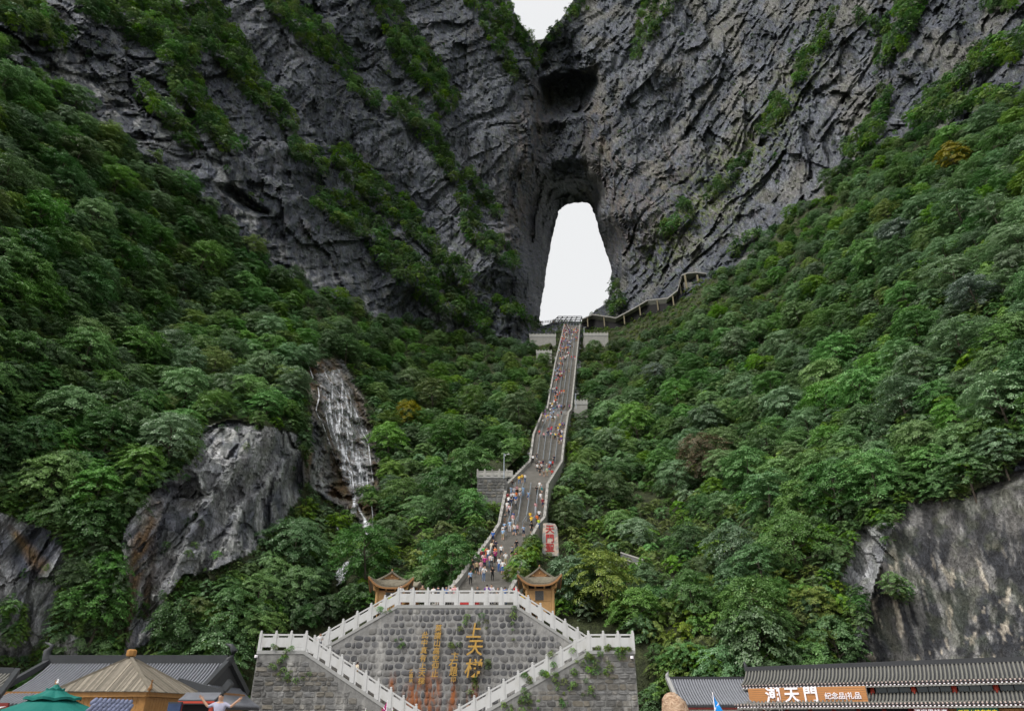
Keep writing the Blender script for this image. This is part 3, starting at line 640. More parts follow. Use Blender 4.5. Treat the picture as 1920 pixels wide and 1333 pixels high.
for nm, sx, sy, sz, mat, lab in [('gold', 762, 800, 3.0, L_gold, 'golden yellow tree right of the waterfall'), ('rust', 1330, 905, 4.6, L_rust, 'rusty red tinged tree in the middle of the right slope'),
        ('silv', 1690, 470, 4.4, L_silver, 'silvery white leaved tree under the right cliff edge'), ('silv2', 1840, 590, 3.8, L_silver, 'silvery tree low on the far right slope'), ('gold2', 395, 715, 3.0, L_yel, 'bright yellow green tree on the left spur'),
        ('rust2', 1795, 320, 4.0, L_gold, 'olive gold tree at the right cliff edge'), ('silv3', 1230, 720, 3.4, L_silver, 'pale grey green tree right of the upper stairs')]:
    SPECIAL[nm] = (sx, sy, sz, mat, lab)
def zone_of(px, py):
    for p, nm in ZONES:
        if inpoly(np.array([px]), np.array([py]), p)[0]: return nm
    return 'at the wooded foot of the mountain'
def plant_tree(pos, R, var, mat, label, group):
    cm, tm, R0, H0 = TREES[var]; t = thing('tree', label, 'tree', tuple(pos), rnd.uniform(0, 6.28), group)
    k = R/R0; t.scale = (k, k, k*rnd.uniform(.9, 1.12)); t.rotation_euler = (rnd.uniform(-.12, .12), rnd.uniform(-.12, .12), rnd.uniform(0, 6.28))
    a = link('trunk', tm, t); c = link('crown', cm, t); c.material_slots[0].link = 'OBJECT'; c.material_slots[0].material = mat
    return t
for sx, sy, sz, mat, lab in SPECIAL.values():
    g_ = ground([sx], [sy])[0]; plant_tree(g_-np.array([0, 0, .3]), sz, rnd.randrange(8), mat, lab, 'trees on the mountain slopes')
    dd = np.hypot(x-sx, y-sy) < .55*sz*F/px_of(g_)[2]; rp = np.where(dd, -1, rp)
order = np.argsort(-rp*vis); ind = [i for i in order[:n_ind] if rp[i] > 0]
bluef = fbm(np.stack([x/160, y/160, x*0], -1), 2)
chosen = []
for i in ind:
    u_ = rnd.random(); br = bluef[i]+rnd.uniform(-.25, .25)+(.12 if x[i] > 1050 else -.12)
    kind = 1 if br > .18 else (2 if br < -.22 else 0)
    if u_ < .03: kind = 3
    chosen.append((zone_of(cpx[i], cpy[i]), kind, cpx[i], i))
ORD = 'first second third fourth fifth sixth seventh eighth ninth tenth eleventh twelfth thirteenth fourteenth fifteenth sixteenth seventeenth eighteenth nineteenth twentieth'.split()
bykey = {}
for c_ in sorted(chosen): bykey.setdefault(c_[:2], []).append(c_)
for (zn, kind), lst in bykey.items():
    nm, mat = KIND[kind]
    for j, (_, _, _, i) in enumerate(lst):
        lab = '%s leafy tree standing %s' % (nm, zn) if len(lst) == 1 else '%s from left of the %s trees %s' % (ORD[min(j, 19)], nm, zn)
        plant_tree(G[i]-np.array([0, 0, .3]), s[i], rnd.randrange(8), mat, lab, 'trees on the mountain slopes')
rest = [i for i in range(len(x)) if i not in set(ind) and rp[i] > 0]
scatter('forest', G[rest]-np.array([0, 0, .3]), s[rest]/3.4, C_forest, 'dense broadleaf wood filling the slopes between the nearer trees', 1)
# --- understorey in the wood, fresh growth on the open banks
x, y, G, s, rp, d = candidates(52000, 1.2, 2.3, FOREST)
kp = poisson(list(zip(x, y, rp)), f=.39); x, y, G, s, rp, d = (a[kp] for a in (x, y, G, s, rp, d))
fresh = inside_any(x, y, [[(1120,900),(1300,920),(1420,1010),(1620,990),(1620,1250),(1190,1340),(1200,1180),(1040,1130),(1000,1040)], [(700,1000),(930,990),(855,1100),(690,1100)], [(990,618),(1060,610),(1020,775),(960,700)], [(1090,610),(1300,560),(1290,640),(1090,720)], [(560,930),(720,990),(700,1060),(560,1050)]]) & (nr.random(len(x)) < .8)
scatter('undergrowth', G[~fresh]-np.array([0, 0, .15]), s[~fresh]/1.7, C_under, 'dark bushes and saplings under the trees', 5)
scatter('bank_growth', G[fresh]-np.array([0, 0, .15]), s[fresh]*.8/1.7, C_fresh, 'bright green ferns and bushes on the open banks', 9)
# --- ledges and tufts on the cliffs
n = 60000; x = nr.uniform(-100, 2020, n); y = nr.uniform(-80, 1250, n)
sv = bil(strip, x, y, -260, -260, STEP); bv = bil(bare.astype(float), x, y, -260, -260, STEP) > .5; sk_ = bil(skyc.astype(float), x, y, -260, -260, STEP) > .01
tn = fbm(np.stack([x/70, y/70, x*0+3], -1), 3)
st_ = inside_any(x, y, [STAIRPOLY])
onl = bv & (sv > .03) & ~sk_ & ~st_; tuft = bv & ~onl & ~sk_ & ~st_ & (tn > .17+.25*nr.random(n)) & (nr.random(n) < .12) & ~inside_any(x, y, [[(960,120),(1160,120),(1160,610),(960,610)], KEEP[6], [(1690,930),(2200,820),(2200,1260),(1600,1260),(1640,1100)]])
def take(m, smin, smax, f, near=1.0):
    xx, yy = x[m], y[m]; Gg = ground(xx, yy); dd = px_of(Gg)[2]; ss = nr.uniform(smin, smax, len(xx))*np.where(dd < 130, near, 1.0); r_ = ss*F/dd
    k = poisson(list(zip(xx, yy, r_)), f=f); return Gg[k], ss[k]
Gl, sl = take(onl, 1.3, 2.9, .27, .55)
scatter('ledge_shrubs', Gl-np.array([0, 1.3, .3]), sl/1.7, C_ledge, 'green shrubs along the ledges of the grey cliffs', 13)
Gt, stt = take(tuft, .7, 1.6, .8, .5)
scatter('cliff_tufts', Gt-np.array([0, .2, .2]), stt/1.7, C_ledge, 'small green tufts rooted in cracks of the cliffs', 17)
# --- low growth hugging the stairs and the terraces
n = 26000; x = nr.uniform(840, 1360, n); y = nr.uniform(500, 1110, n); nsd = strip_field(x, y, [((a+b)/2, c, (b-a)/2+42) for a, b, c, d in STAIR])
wb = inside_any(x, y, [[(1085,606),(1180,590),(1270,570),(1290,535),(1345,520),(1345,560),(1290,605),(1190,650),(1090,665)], [(985,612),(1060,605),(1055,660),(990,670)], [(880,925),(950,925),(945,960),(880,960)]])
m_ = ((nsd > 0) | wb) & ~inside_any(x, y, [STAIRPOLY, HOLE]) & ~inside_any(x, y, KEEP[1:2]+KEEP[5:6]) & ~inside_any(x, y-7, KEEP[1:2]) & (y < 1100)
xx, yy = x[m_], y[m_]; Gg = ground(xx, yy); dd = px_of(Gg)[2]; ss = nr.uniform(.35, .85, len(xx))*np.where(dd > 180, 1.5, 1.0); k = poisson(list(zip(xx, yy, ss*F/dd)), f=.62)
scatter('stairside_growth', Gg[k]-np.array([0, 0, .1]), ss[k]/1.7, C_fresh, 'low green growth hugging both sides of the stairs', 41)
# --- small growth along the feet and rims of the bare faces
n = 40000; x = nr.uniform(-20, 1940, n); y = nr.uniform(640, 1260, n); nb_ = np.zeros(n)
for p in ROCKS: nb_ = np.maximum(nb_, strip_field(x, y, [(a, b, 30) for a, b in p+p[:1]]))
fz_ = inside_any(x, y, [[(560,900),(600,935),(655,962),(690,1010),(715,1000),(708,930),(745,930),(745,1065),(555,1065)], [(676,1060),(770,1040),(860,1060),(850,1105),(780,1090),(676,1090)]])
m_ = ((nb_ > 0) & ~inside_any(x, y, ROCKS) | fz_) & inside_any(x, y, FOREST) & ~inside_any(x, y, [STAIRPOLY, KEEP[7]]) & ~inside_any(x, y, [[(655,935),(700,935),(702,1008),(680,1010)]])
xx, yy = x[m_], y[m_]; Gg = ground(xx, yy); dd = px_of(Gg)[2]; ss = nr.uniform(.35, .95, len(xx)); k = poisson(list(zip(xx, yy, ss*F/dd)), f=.55)
scatter('rockfoot_growth', Gg[k]-np.array([0, 0, .1]), ss[k]/1.7, C_under, 'low bushes and ferns along the foot of the bare rock faces', 51)
print('vegetation', len(ind), len(rest), len(Gl), len(Gt), round(time.time()-T0, 1))
# ================================================================== STONEWORK AND BUILDINGS
def stone_mat(name, cols, mort=False):
    t = NT(name); v = t.pos(); r = t.rand()
    c = t.ramp(r, [(i/(len(cols)-1), c_) for i, c_ in enumerate(cols)])
    c = t.mix(.6, c, t.mix(1.0, c, t.ramp(t.noise(v, 2.2, 5, .65), [(.3, .45), (.7, 1.5)]), 'MULTIPLY'))
    c = t.mix(t.ramp(t.noise(t.scale(v, (.8, .8, .25)), 1.0, 4, .6), [(.55, 0), (.68, .6)]), c, (.42, .41, .39))      # lime
    c = t.mix(t.ramp(t.noise(v, .55, 4, .6), [(.60, 0), (.72, .55)]), c, (.060, .055, .040))                         # lichen
    # rust run down from the gilded letters
    xyz = t.n('ShaderNodeSeparateXYZ'); t.l(v, xyz.inputs[0]); X, Z = xyz.outputs['X'], xyz.outputs['Z']
    tot = None
    for xc, w_, zt in RUST:
        a = t.math('SUBTRACT', 1.0, t.math('DIVIDE', t.math('ABSOLUTE', t.math('SUBTRACT', X, xc)), w_)); a = t.math('MAXIMUM', a, 0.0)
        b = t.n('ShaderNodeMapRange'); t.l(Z, b.inputs[0]); b.inputs[1].default_value = zt+.6; b.inputs[2].default_value = zt-.8
        a = t.math('MULTIPLY', a, b.outputs[0]); tot = a if tot is None else t.math('ADD', tot, a)
    f = t.math('MULTIPLY', tot, t.ramp(t.noise(t.scale(v, (1.6, 1.6, .5)), 1.0, 5, .65), [(.42, 0), (.60, 1.6)]))
    c = t.mix(t.math('MINIMUM', f, .9), c, (.27, .085, .022))
    return t.done(t.pbr(c, .85, t.bump(t.noise(v, 7, 5, .65), .5, .06), .25))
YW, YF = 63.2, 60.0
def wx_(px, Y=YW, py=1230): return at_y(px, py, Y).x
def wz_(py, Y=YW): return at_y(960, py, Y).z
RUST = [(wx_(788), .9, wz_(1262)), (wx_(815), .8, wz_(1262)), (wx_(851), .6, wz_(1282)), (wx_(888), .6, wz_(1285)), (wx_(770), .6, wz_(1290)), (wx_(740), .4, wz_(1268))]
M_stone = stone_mat('dark_wall_stone', [(.062, .063, .068), (.105, .105, .11), (.17, .165, .157), (.08, .081, .088), (.13, .13, .134)])
M_mortar = stone_mat('mortar', [(.225, .222, .217), (.225, .222, .217)])
M_rubble = stone_mat('weathered_block', [(.075, .074, .072), (.12, .118, .114), (.155, .155, .155), (.15, .136, .112), (.088, .086, .084)])
M_rubblem = stone_mat('old_mortar', [(.18, .178, .173), (.18, .178, .173)])
def marble_mat(name, base=(.50, .50, .50)):
    t = NT(name); v = t.obj(); w = t.pos()
    c = t.mix(t.noise(v, 1.5, 4), tuple(b*.88 for b in base), tuple(min(1, b*1.06) for b in base))
    c = t.mix(t.ramp(t.noise(t.scale(w, (1.2, 1.2, .35)), 1.5, 5, .65), [(.5, 0), (.72, .45)]), c, (.30, .29, .25))
    return t.done(t.pbr(c, .55, t.bump(t.noise(v, 30, 3), .1, .01), .35))
M_white = marble_mat('white_stone'); M_grey = marble_mat('grey_stone', (.30, .30, .295)); M_old = marble_mat('old_pale_stone', (.36, .352, .33))
M_step = simple('step_stone', (.27, .258, .238), .85, .35, .8)
M_conc = simple('concrete', (.27, .262, .245), .85, .3, 1.0)
M_steel = simple('steel_rail', (.33, .37, .42), .4, .15, 2, .6)
M_dark = simple('dark_steel', (.035, .038, .042), .5, .3, 2)
M_wood = simple('varnished_wood', (.42, .245, .10), .5, .3, 4)
M_woodd = simple('brown_wood', (.26, .13, .050), .55, .3, 4)
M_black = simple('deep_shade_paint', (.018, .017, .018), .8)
def tile_mat(name, base, hi):
    t = NT(name); v = t.pos(); c = t.mix(t.noise(v, 3.0, 5, .7), base, hi)
    c = t.mix(t.ramp(t.rand(), [(0, 0), (1, .5)]), c, tuple(b*.7 for b in hi))
    return t.done(t.pbr(c, .7, t.bump(t.noise(v, 22, 3), .4, .02), .35))
M_tile = tile_mat('grey_tile', (.10, .105, .12), (.25, .26, .29)); M_tileb = tile_mat('tile_bed', (.020, .022, .026), (.045, .047, .052))
M_tileg = tile_mat('mossy_tile', (.085, .085, .075), (.20, .195, .175)); M_bamboo = tile_mat('bark_tile', (.085, .074, .054), (.25, .222, .165))
M_red = simple('red_paint', (.42, .055, .032), .5, .25, 3); M_maroon = simple('maroon_paint', (.16, .022, .018), .55, .3, 3)
M_gold = simple('gilding', (.50, .30, .075), .35, .3, 5, .5, spec=.5)
M_orange = simple('orange_board', (.42, .19, .07), .55, .08, 2)
M_lwhite = simple('white_letters', (.80, .76, .80), .5, .04, 3); M_lred = simple('red_letters', (.42, .035, .035), .6, .2, 5)
def glass_mat():
    t = NT('shop_glass'); c = t.mix(t.noise(t.pos(), .35, 2), (.020, .035, .045), (.10, .15, .16)); return t.done(t.pbr(c, .12, None, .6))
M_glass = glass_mat()
def part(mb, name, mat, parent, smooth=False):                # shapes given in the place's own coordinates
    o = mb.build(name, mat, parent, smooth); off = parent.location
    if parent.parent: off = parent.parent.location+parent.location
    o.data.transform(Matrix.Translation(-off)); return o
def put(me, name, parent, loc, scale=None, rot=None):
    o = link(name, me, parent); o.location = Vector(loc)-parent.location
    if scale: o.scale = scale
    if rot: o.rotation_euler = rot
    return o
def glyphs(txt, size, depth, mat, bold=.0, shear=0.0):
    c = bpy.data.curves.new('lettering', 'FONT'); c.body = txt; c.size = size; c.extrude = depth; c.offset = bold*size; c.align_x = 'CENTER'; c.shear = shear; c.resolution_u = 2
    o = bpy.data.objects.new('lettering', c); COL.objects.link(o); bpy.context.view_layer.update()
    me = bpy.data.meshes.new_from_object(o.evaluated_get(bpy.context.evaluated_depsgraph_get())); bpy.data.objects.remove(o)
    me.materials.clear(); me.materials.append(mat); me.name = 'lettering'; n = len(me.vertices); co = np.empty(n*3); me.vertices.foreach_get('co', co); co = co.reshape(-1, 3)
    cc = (co.max(0)+co.min(0))/2; co -= cc; me.vertices.foreach_set('co', co.ravel()); me.update(); return me
# --- the plaza
MB().add([(-160, -60, 0), (160, -60, 0), (160, 130, 0), (-160, 130, 0)], [(0, 1, 2, 3)]).build('plaza', simple('paving', (.30, .29, .275), .8, .25, .6)); tag(bpy.data.objects['plaza'], kind='structure')
MB().add([(-3000, -3000, -.6), (3000, -3000, -.6), (3000, 3000, -.6), (-3000, 3000, -.6)], [(0, 1, 2, 3)]).build('ground', simple('valley_green', (.045, .060, .026), .9, .4, .02)); tag(bpy.data.objects['ground'], kind='structure')
# --- the pair of flights and the landing wall
ZP = wz_(1134); XL0, XL1 = wx_(745, YW, 1134), wx_(968, YW, 1134)
ZS = wz_(1219, YF); XA, XB = wx_(484, YF, 1219), wx_(570, YF, 1219); XC, XD = wx_(1105, YF, 1219), wx_(1189, YF, 1219)
UL = at_y(607, 1213, YW); UR = at_y(1090, 1213, YW)
sl_u = (ZP-UL.z)/(XL0-UL.x); sr_u = (ZP-UR.z)/(UR.x-XL1)
XUL = XL0-(ZP-ZS)/sl_u; XUR = XL1+(ZP-ZS)/sr_u                # where the upper flights meet the side landings
dl = at_y(737, 1333, YF); dr = at_y(908, 1333, YF)
s_l = (ZS-dl.z)/(dl.x-XB); s_r = (ZS-dr.z)/(XC-dr.x); XGL = XB+ZS/s_l; XGR = XC-ZS/s_r
wall = thing('landing_wall', 'dark oval-stone wall below the main landing, with gilded characters', 'wall', ((XL0+XL1)/2, YW, 0))
body = [(XUL, YW, 0), (XUR, YW, 0), (XUR, YW, ZS), (XL1, YW, ZP-.1), (XL0, YW, ZP-.1), (XUL, YW, ZS)]
part(MB().prism(body, (0, 3.6, 0)), 'core', M_mortar, wall)
part(MB().prism([(XL0, YW+3.6, 0), (XL1, YW+3.6, 0), (XL1, YW+3.6, ZP-.1), (XL0, YW+3.6, ZP-.1)], (0, 12, 0)), 'landing_block', M_step, wall)
part(MB().box(((XL0+XL1)/2, YW+8.4, ZP), (XL1-XL0-.02, 16, .2)), 'landing_floor', M_step, wall)
def pillow(seed, n=10):
    g = random.Random(seed); b = MB(); ring = []
    for k in range(n):
        t = 2*PI*k/n; q = 3.0; cx_, sx_ = math.cos(t), math.sin(t); r = 1/((abs(cx_)**q+abs(sx_)**q)**(1/q))*g.uniform(.93, 1.05); ring.append((cx_*r*.5, sx_*r*.5))
    v = [(x_, .03, z_) for x_, z_ in ring]+[(x_*.93, -.035, z_*.93) for x_, z_ in ring]+[(x_*.62, -.085, z_*.62) for x_, z_ in ring]+[(0, -.10+g.uniform(-.015, .015), 0)]
    f = [(i, (i+1) % n, n+(i+1) % n, n+i) for i in range(n)]+[(n+i, n+(i+1) % n, 2*n+(i+1) % n, 2*n+i) for i in range(n)]+[(2*n+i, 2*n+(i+1) % n, 3*n) for i in range(n)]
    return b.add(v, f)
PIL = [pillow(k) for k in range(9)]; PILM = [p.mesh('stone', M_stone, True) for p in PIL]
g = random.Random(3); allst = []; z = .05
while z < ZP-.45:
    h = g.uniform(.44, .58); xx = XUL-.2+g.uniform(0, .5)
    while xx < XUR:
        w_ = g.choice((g.uniform(.26, .45), g.uniform(.4, .62), g.uniform(.55, .86))); top = z+h; cxx = xx+w_/2
        lim = ZP-.24 if XL0 < cxx < XL1 else (ZP-.38-(XL0-cxx+w_/2)*sl_u if cxx <= XL0 else ZP-.38-(cxx-XL1+w_/2)*sr_u)
        low = max(ZS-(cxx-XB)*s_l if cxx < XGL else 0, ZS-(XC-cxx)*s_r if cxx > XGR else 0)
        if top < lim: allst.append((cxx, z+h/2, w_, h, top > low+.1))
        xx += w_+g.uniform(.02, .07)
    z += h+g.uniform(.02, .05)
vis_ = [a for a in allst if a[4] and a[1] > 2.0]; hid = [a for a in allst if not (a[4] and a[1] > 2.0)]
vis_.sort(key=lambda a: -a[2]*a[3])
for (cxx, zc, w_, h, _) in vis_[:300]:
    put(PILM[g.randrange(9)], 'stone', wall, (cxx, YW+.02, zc+g.uniform(-.05, .05)), (w_*g.uniform(.98, 1.16), g.uniform(.3, .6), h*g.uniform(.86, 1.16)), (0, g.uniform(-.18, .18), 0))
mb = MB()
for (cxx, zc, w_, h, _) in vis_[300:]+hid:
    src = PIL[g.randrange(9)]; mb.add([(cxx+x_*w_, YW+y_*.6, zc+z_*h) for x_, y_, z_ in src.v], src.f)
o = part(mb, 'small_stones', M_stone, wall, True); o['kind'] = 'stuff'
def block_stone(seed):
    g = random.Random(seed); c = [(-.5+g.uniform(0, .12), -.5+g.uniform(0, .12)), (g.uniform(-.1, .1), -.5), (.5-g.uniform(0, .12), -.5+g.uniform(0, .12)), (.5, g.uniform(-.1, .1)), (.5-g.uniform(0, .12), .5-g.uniform(0, .12)), (g.uniform(-.1, .1), .5), (-.5+g.uniform(0, .12), .5-g.uniform(0, .12)), (-.5, g.uniform(-.1, .1))]
    n = 8; v = [(x_, .02, z_) for x_, z_ in c]+[(x_*.96, -.03, z_*.96) for x_, z_ in c]+[(x_*.7, -.045+g.uniform(-.02, .02), z_*.7) for x_, z_ in c]
    f = [(i, (i+1) % n, n+(i+1) % n, n+i) for i in range(n)]+[(n+i, n+(i+1) % n, 2*n+(i+1) % n, 2*n+i) for i in range(n)]+[tuple(2*n+i for i in range(n))]
    return MB().add(v, f)
BLK = [block_stone(k).mesh('block', M_rubble) for k in range(8)]
def side_wall(label, x0, x1, xg, sgn, slope):
    w = thing('stair_side_wall', label, 'wall', ((x0+x1)/2, YF, 0))
    xo, xi = (x0, x1) if sgn > 0 else (x1, x0)                 # outer edge, inner end of the landing
    poly = [(xo, YF, 0), (xg, YF, 0), (xi, YF, ZS-.1), (xo, YF, ZS-.1)]
    part(MB().prism(poly, (0, 3.15, 0)), 'core', M_rubblem, w)
    part(MB().box(((xo+xi)/2, YF+6.1, (ZS-.1)/2), (abs(xi-xo), 5.9, ZS-.1)), 'landing_block', M_rubblem, w)
    z = .05; n_ = 0
    while z < ZS-.4:
        h = g.uniform(.24, .5); xx = xo+sgn*.03
        while True:
            w_ = g.uniform(.28, .95); nx_ = xx+sgn*w_
            lim = ZS-.38-max(0, max(sgn*xx, sgn*nx_)-sgn*xi)*slope
            if z+h > lim or sgn*(nx_-xg) > 0: break
            if z > 1.4: put(BLK[g.randrange(8)], 'block', w, ((xx+nx_)/2, YF, z+h/2), (w_, g.uniform(.6, 1.6), h))
            xx = nx_+sgn*g.uniform(.02, .06)
        z += h+g.uniform(.02, .05)
    zz = ZS-.6
    while zz > 1.6:                                             # quoins up the outer corner
        for k_ in range(9): put(BLK[g.randrange(8)], 'block', w, (xo, YF+.4+k_*.62, zz), (.55, 1, .52), (0, 0, -sgn*PI/2))
        zz -= .58
    return w
WL = side_wall('mottled rubble wall under the left lower flight of stairs', XA, XB, XGL, 1, s_l)
WR = side_wall('mottled rubble wall with hanging weeds under the right lower flight', XC, XD, XGR, -1, s_r)
def cope(parent, a, b, w_=.42, h=.26, dy=0.05, mat=None):
    a, b = Vector(a), Vector(b); m = MB(); y0 = a.y-.10+dy
    return part(m.hexa([(a.x, y0, a.z-h), (b.x, y0, b.z-h), (b.x, y0+w_, b.z-h), (a.x, y0+w_, a.z-h)], [(a.x, y0, a.z), (b.x, y0, b.z), (b.x, y0+w_, b.z), (a.x, y0+w_, a.z)]), 'coping', mat or M_grey, parent)
cope(wall, (XL0, YW, ZP), (XL1, YW, ZP)); cope(wall, (XUL, YW, ZS), (XL0, YW, ZP)); cope(wall, (XL1, YW, ZP), (XUR, YW, ZS))
cope(WL, (XA-.08, YF, ZS), (XB, YF, ZS)); cope(WL, (XB, YF, ZS), (XGL, YF, 0.05)); cope(WR, (XC, YF, ZS), (XD+.08, YF, ZS)); cope(WR, (XGR, YF, .05), (XC, YF, ZS))
def flight(parent, x0, z0, x1, z1, y0, y1, name='flight'):     # steps rising from x0 to x1 along x
    n = max(2, int(abs(z1-z0)/.16)); m = MB()
    for i in range(n):
        xa = x0+(x1-x0)*i/n; xb = x0+(x1-x0)*(i+1)/n; zt = z0+(z1-z0)*(i+1)/n
        m.box(((xa+xb)/2, (y0+y1)/2, zt-.35), (abs(xb-xa)*.999, y1-y0, .7))
    return part(m, name, M_step, parent)
flight(WL, XGL, 0, XB, ZS-.12, YF+.35, YW-.35); flight(WR, XGR, 0, XC, ZS-.12, YF+.35, YW-.35)
flight(wall, XUL, ZS-.1, XL0, ZP-.12, YW+.45, YW+3.5); flight(wall, XUR, ZS-.1, XL1, ZP-.12, YW+.45, YW+3.5)
# --- balustrades
def post_mesh(h=1.5, w_=.2, mat=None):
    m = MB(); m.box((0, 0, h*.45), (w_, w_, h*.9)); m.box((0, 0, h*.92), (w_*.72, w_*.72, h*.05)); m.lathe([(w_*.42, h*.945), (w_*.5, h*.965), (w_*.46, h*.99), (w_*.2, h*1.01)], 8)
    return m.mesh('post', mat or M_white)
POST = post_mesh(); POST_OLD = post_mesh(1.15, .22, M_old)
def balustrade(label, p0, p1, n, mat=None, post=None, H=1.5, group='white stone balustrades', ends=(1, 1), name='balustrade'):
    p0, p1 = Vector(p0), Vector(p1); mat = mat or M_white; post = post or POST
    b = thing(name, label, 'balustrade', p0, 0, group); L = p1-p0; e = Vector((L.x, L.y, 0)); ln = e.length/n; e.normalize(); dz = L.z/n; nrm = Vector((-e.y, e.x, 0))
    for i in range(n+1):
        if (i == 0 and not ends[0]) or (i == n and not ends[1]): continue
        put(post, 'post', b, p0+L*(i/n))
    def slab(m, a, c, z0, z1, th):
        pa, pc = e*a, e*c; za, zc = dz*a/ln, dz*c/ln; q = nrm*th/2
        m.hexa([pa-q+Vector((0, 0, za+z0)), pc-q+Vector((0, 0, zc+z0)), pc+q+Vector((0, 0, zc+z0)), pa+q+Vector((0, 0, za+z0))],
               [pa-q+Vector((0, 0, za+z1)), pc-q+Vector((0, 0, zc+z1)), pc+q+Vector((0, 0, zc+z1)), pa+q+Vector((0, 0, za+z1))])
    k = H/1.5; m = MB(); slab(m, .10, ln-.10, .26*k, .98*k, .13); slab(m, .10, .26, 0, .258*k, .125); slab(m, ln-.26, ln-.10, 0, .258*k, .125); slab(m, .10, .24, .982*k, 1.118*k, .125); slab(m, ln-.24, ln-.10, .982*k, 1.118*k, .125)
    pm = m.mesh('panel', mat); m = MB(); slab(m, .06, ln-.06, 1.12*k, 1.25*k, .16); rm = m.mesh('rail', mat)
    for i in range(n): put(pm, 'panel', b, p0+L*(i/n)); put(rm, 'rail', b, p0+L*(i/n))
    return b
yb, yw = YF+.14, YW+.14
balustrade('level white balustrade along the main landing above the gilded characters', (XL0, yw, ZP), (XL1, yw, ZP), 8)
balustrade('white balustrade sloping down left from the main landing', (XL0, yw, ZP), (XUL, yw, ZS), 6, ends=(0, 1))
balustrade('white balustrade sloping down right from the main landing', (XL1, yw, ZP), (XUR, yw, ZS), 6, ends=(0, 1))
balustrade('level white balustrade on the left side landing', (XA, yb, ZS), (XB, yb, ZS), 3)
balustrade('level white balustrade on the right side landing', (XC, yb, ZS), (XD, yb, ZS), 3)
balustrade('white balustrade of the left lower flight, sloping down to the right', (XB, yb, ZS), (XGL, yb, .05), 11, ends=(0, 1))
balustrade('white balustrade of the right lower flight, sloping down to the left', (XC, yb, ZS), (XGR, yb, .05), 11, ends=(0, 1))
balustrade('white balustrade at the back of the left side landing', (XA, YF+8.6, ZS), (XB, YF+8.6, ZS), 3)
# --- gilded characters
def column(label, chars, depth, bold, mat, Y, name='gilded_inscription', shear=0.0, turn=0.0):
    z0 = chars[-1]; o_ = at_y(z0[1], z0[2], Y); t = thing(name, label, 'inscription', (o_.x, Y, o_.z))
    for ch, px, py, sz in chars:
        c_ = at_y(px, py, Y); me = glyphs(ch, sz*Y/1.06/F, depth, mat, bold, shear); o = put(me, 'character', t, (c_.x, Y, c_.z), None, (PI/2, 0, turn))
    return t
yl = YW-.24
column('three large gilded characters on the landing wall', [('上', 888, 1181, 29), ('天', 890, 1214, 30), ('梯', 888, 1252, 33)], .09, .012, M_gold, yl, shear=.15)
column('gilded signature and seal left of the three large characters', [('卞', 853, 1229, 14), ('石', 850, 1244, 17), ('題', 850, 1259, 15), ('印', 850, 1273, 10)], .05, .008, M_gold, yl, shear=.1)
column('longer column of small gilded characters, starting higher', [(c_, 822-i*1.2, 1177+i*14.1, 13) for i, c_ in enumerate('莫謂山高空仰止')], .05, .010, M_gold, yl, shear=.1)
column('left column of small gilded characters over the rust stains', [(c_, 797-i*1.2, 1190+i*14.3, 12.5) for i, c_ in enumerate('此中真有上天梯')], .05, .010, M_gold, yl, shear=.1)
column('tiny gilded date at the far left of the inscription', [(c_, 771-i*.3, 1258+i*8.5, 7) for i, c_ in enumerate('乙酉秋')], .04, .02, M_gold, yl)
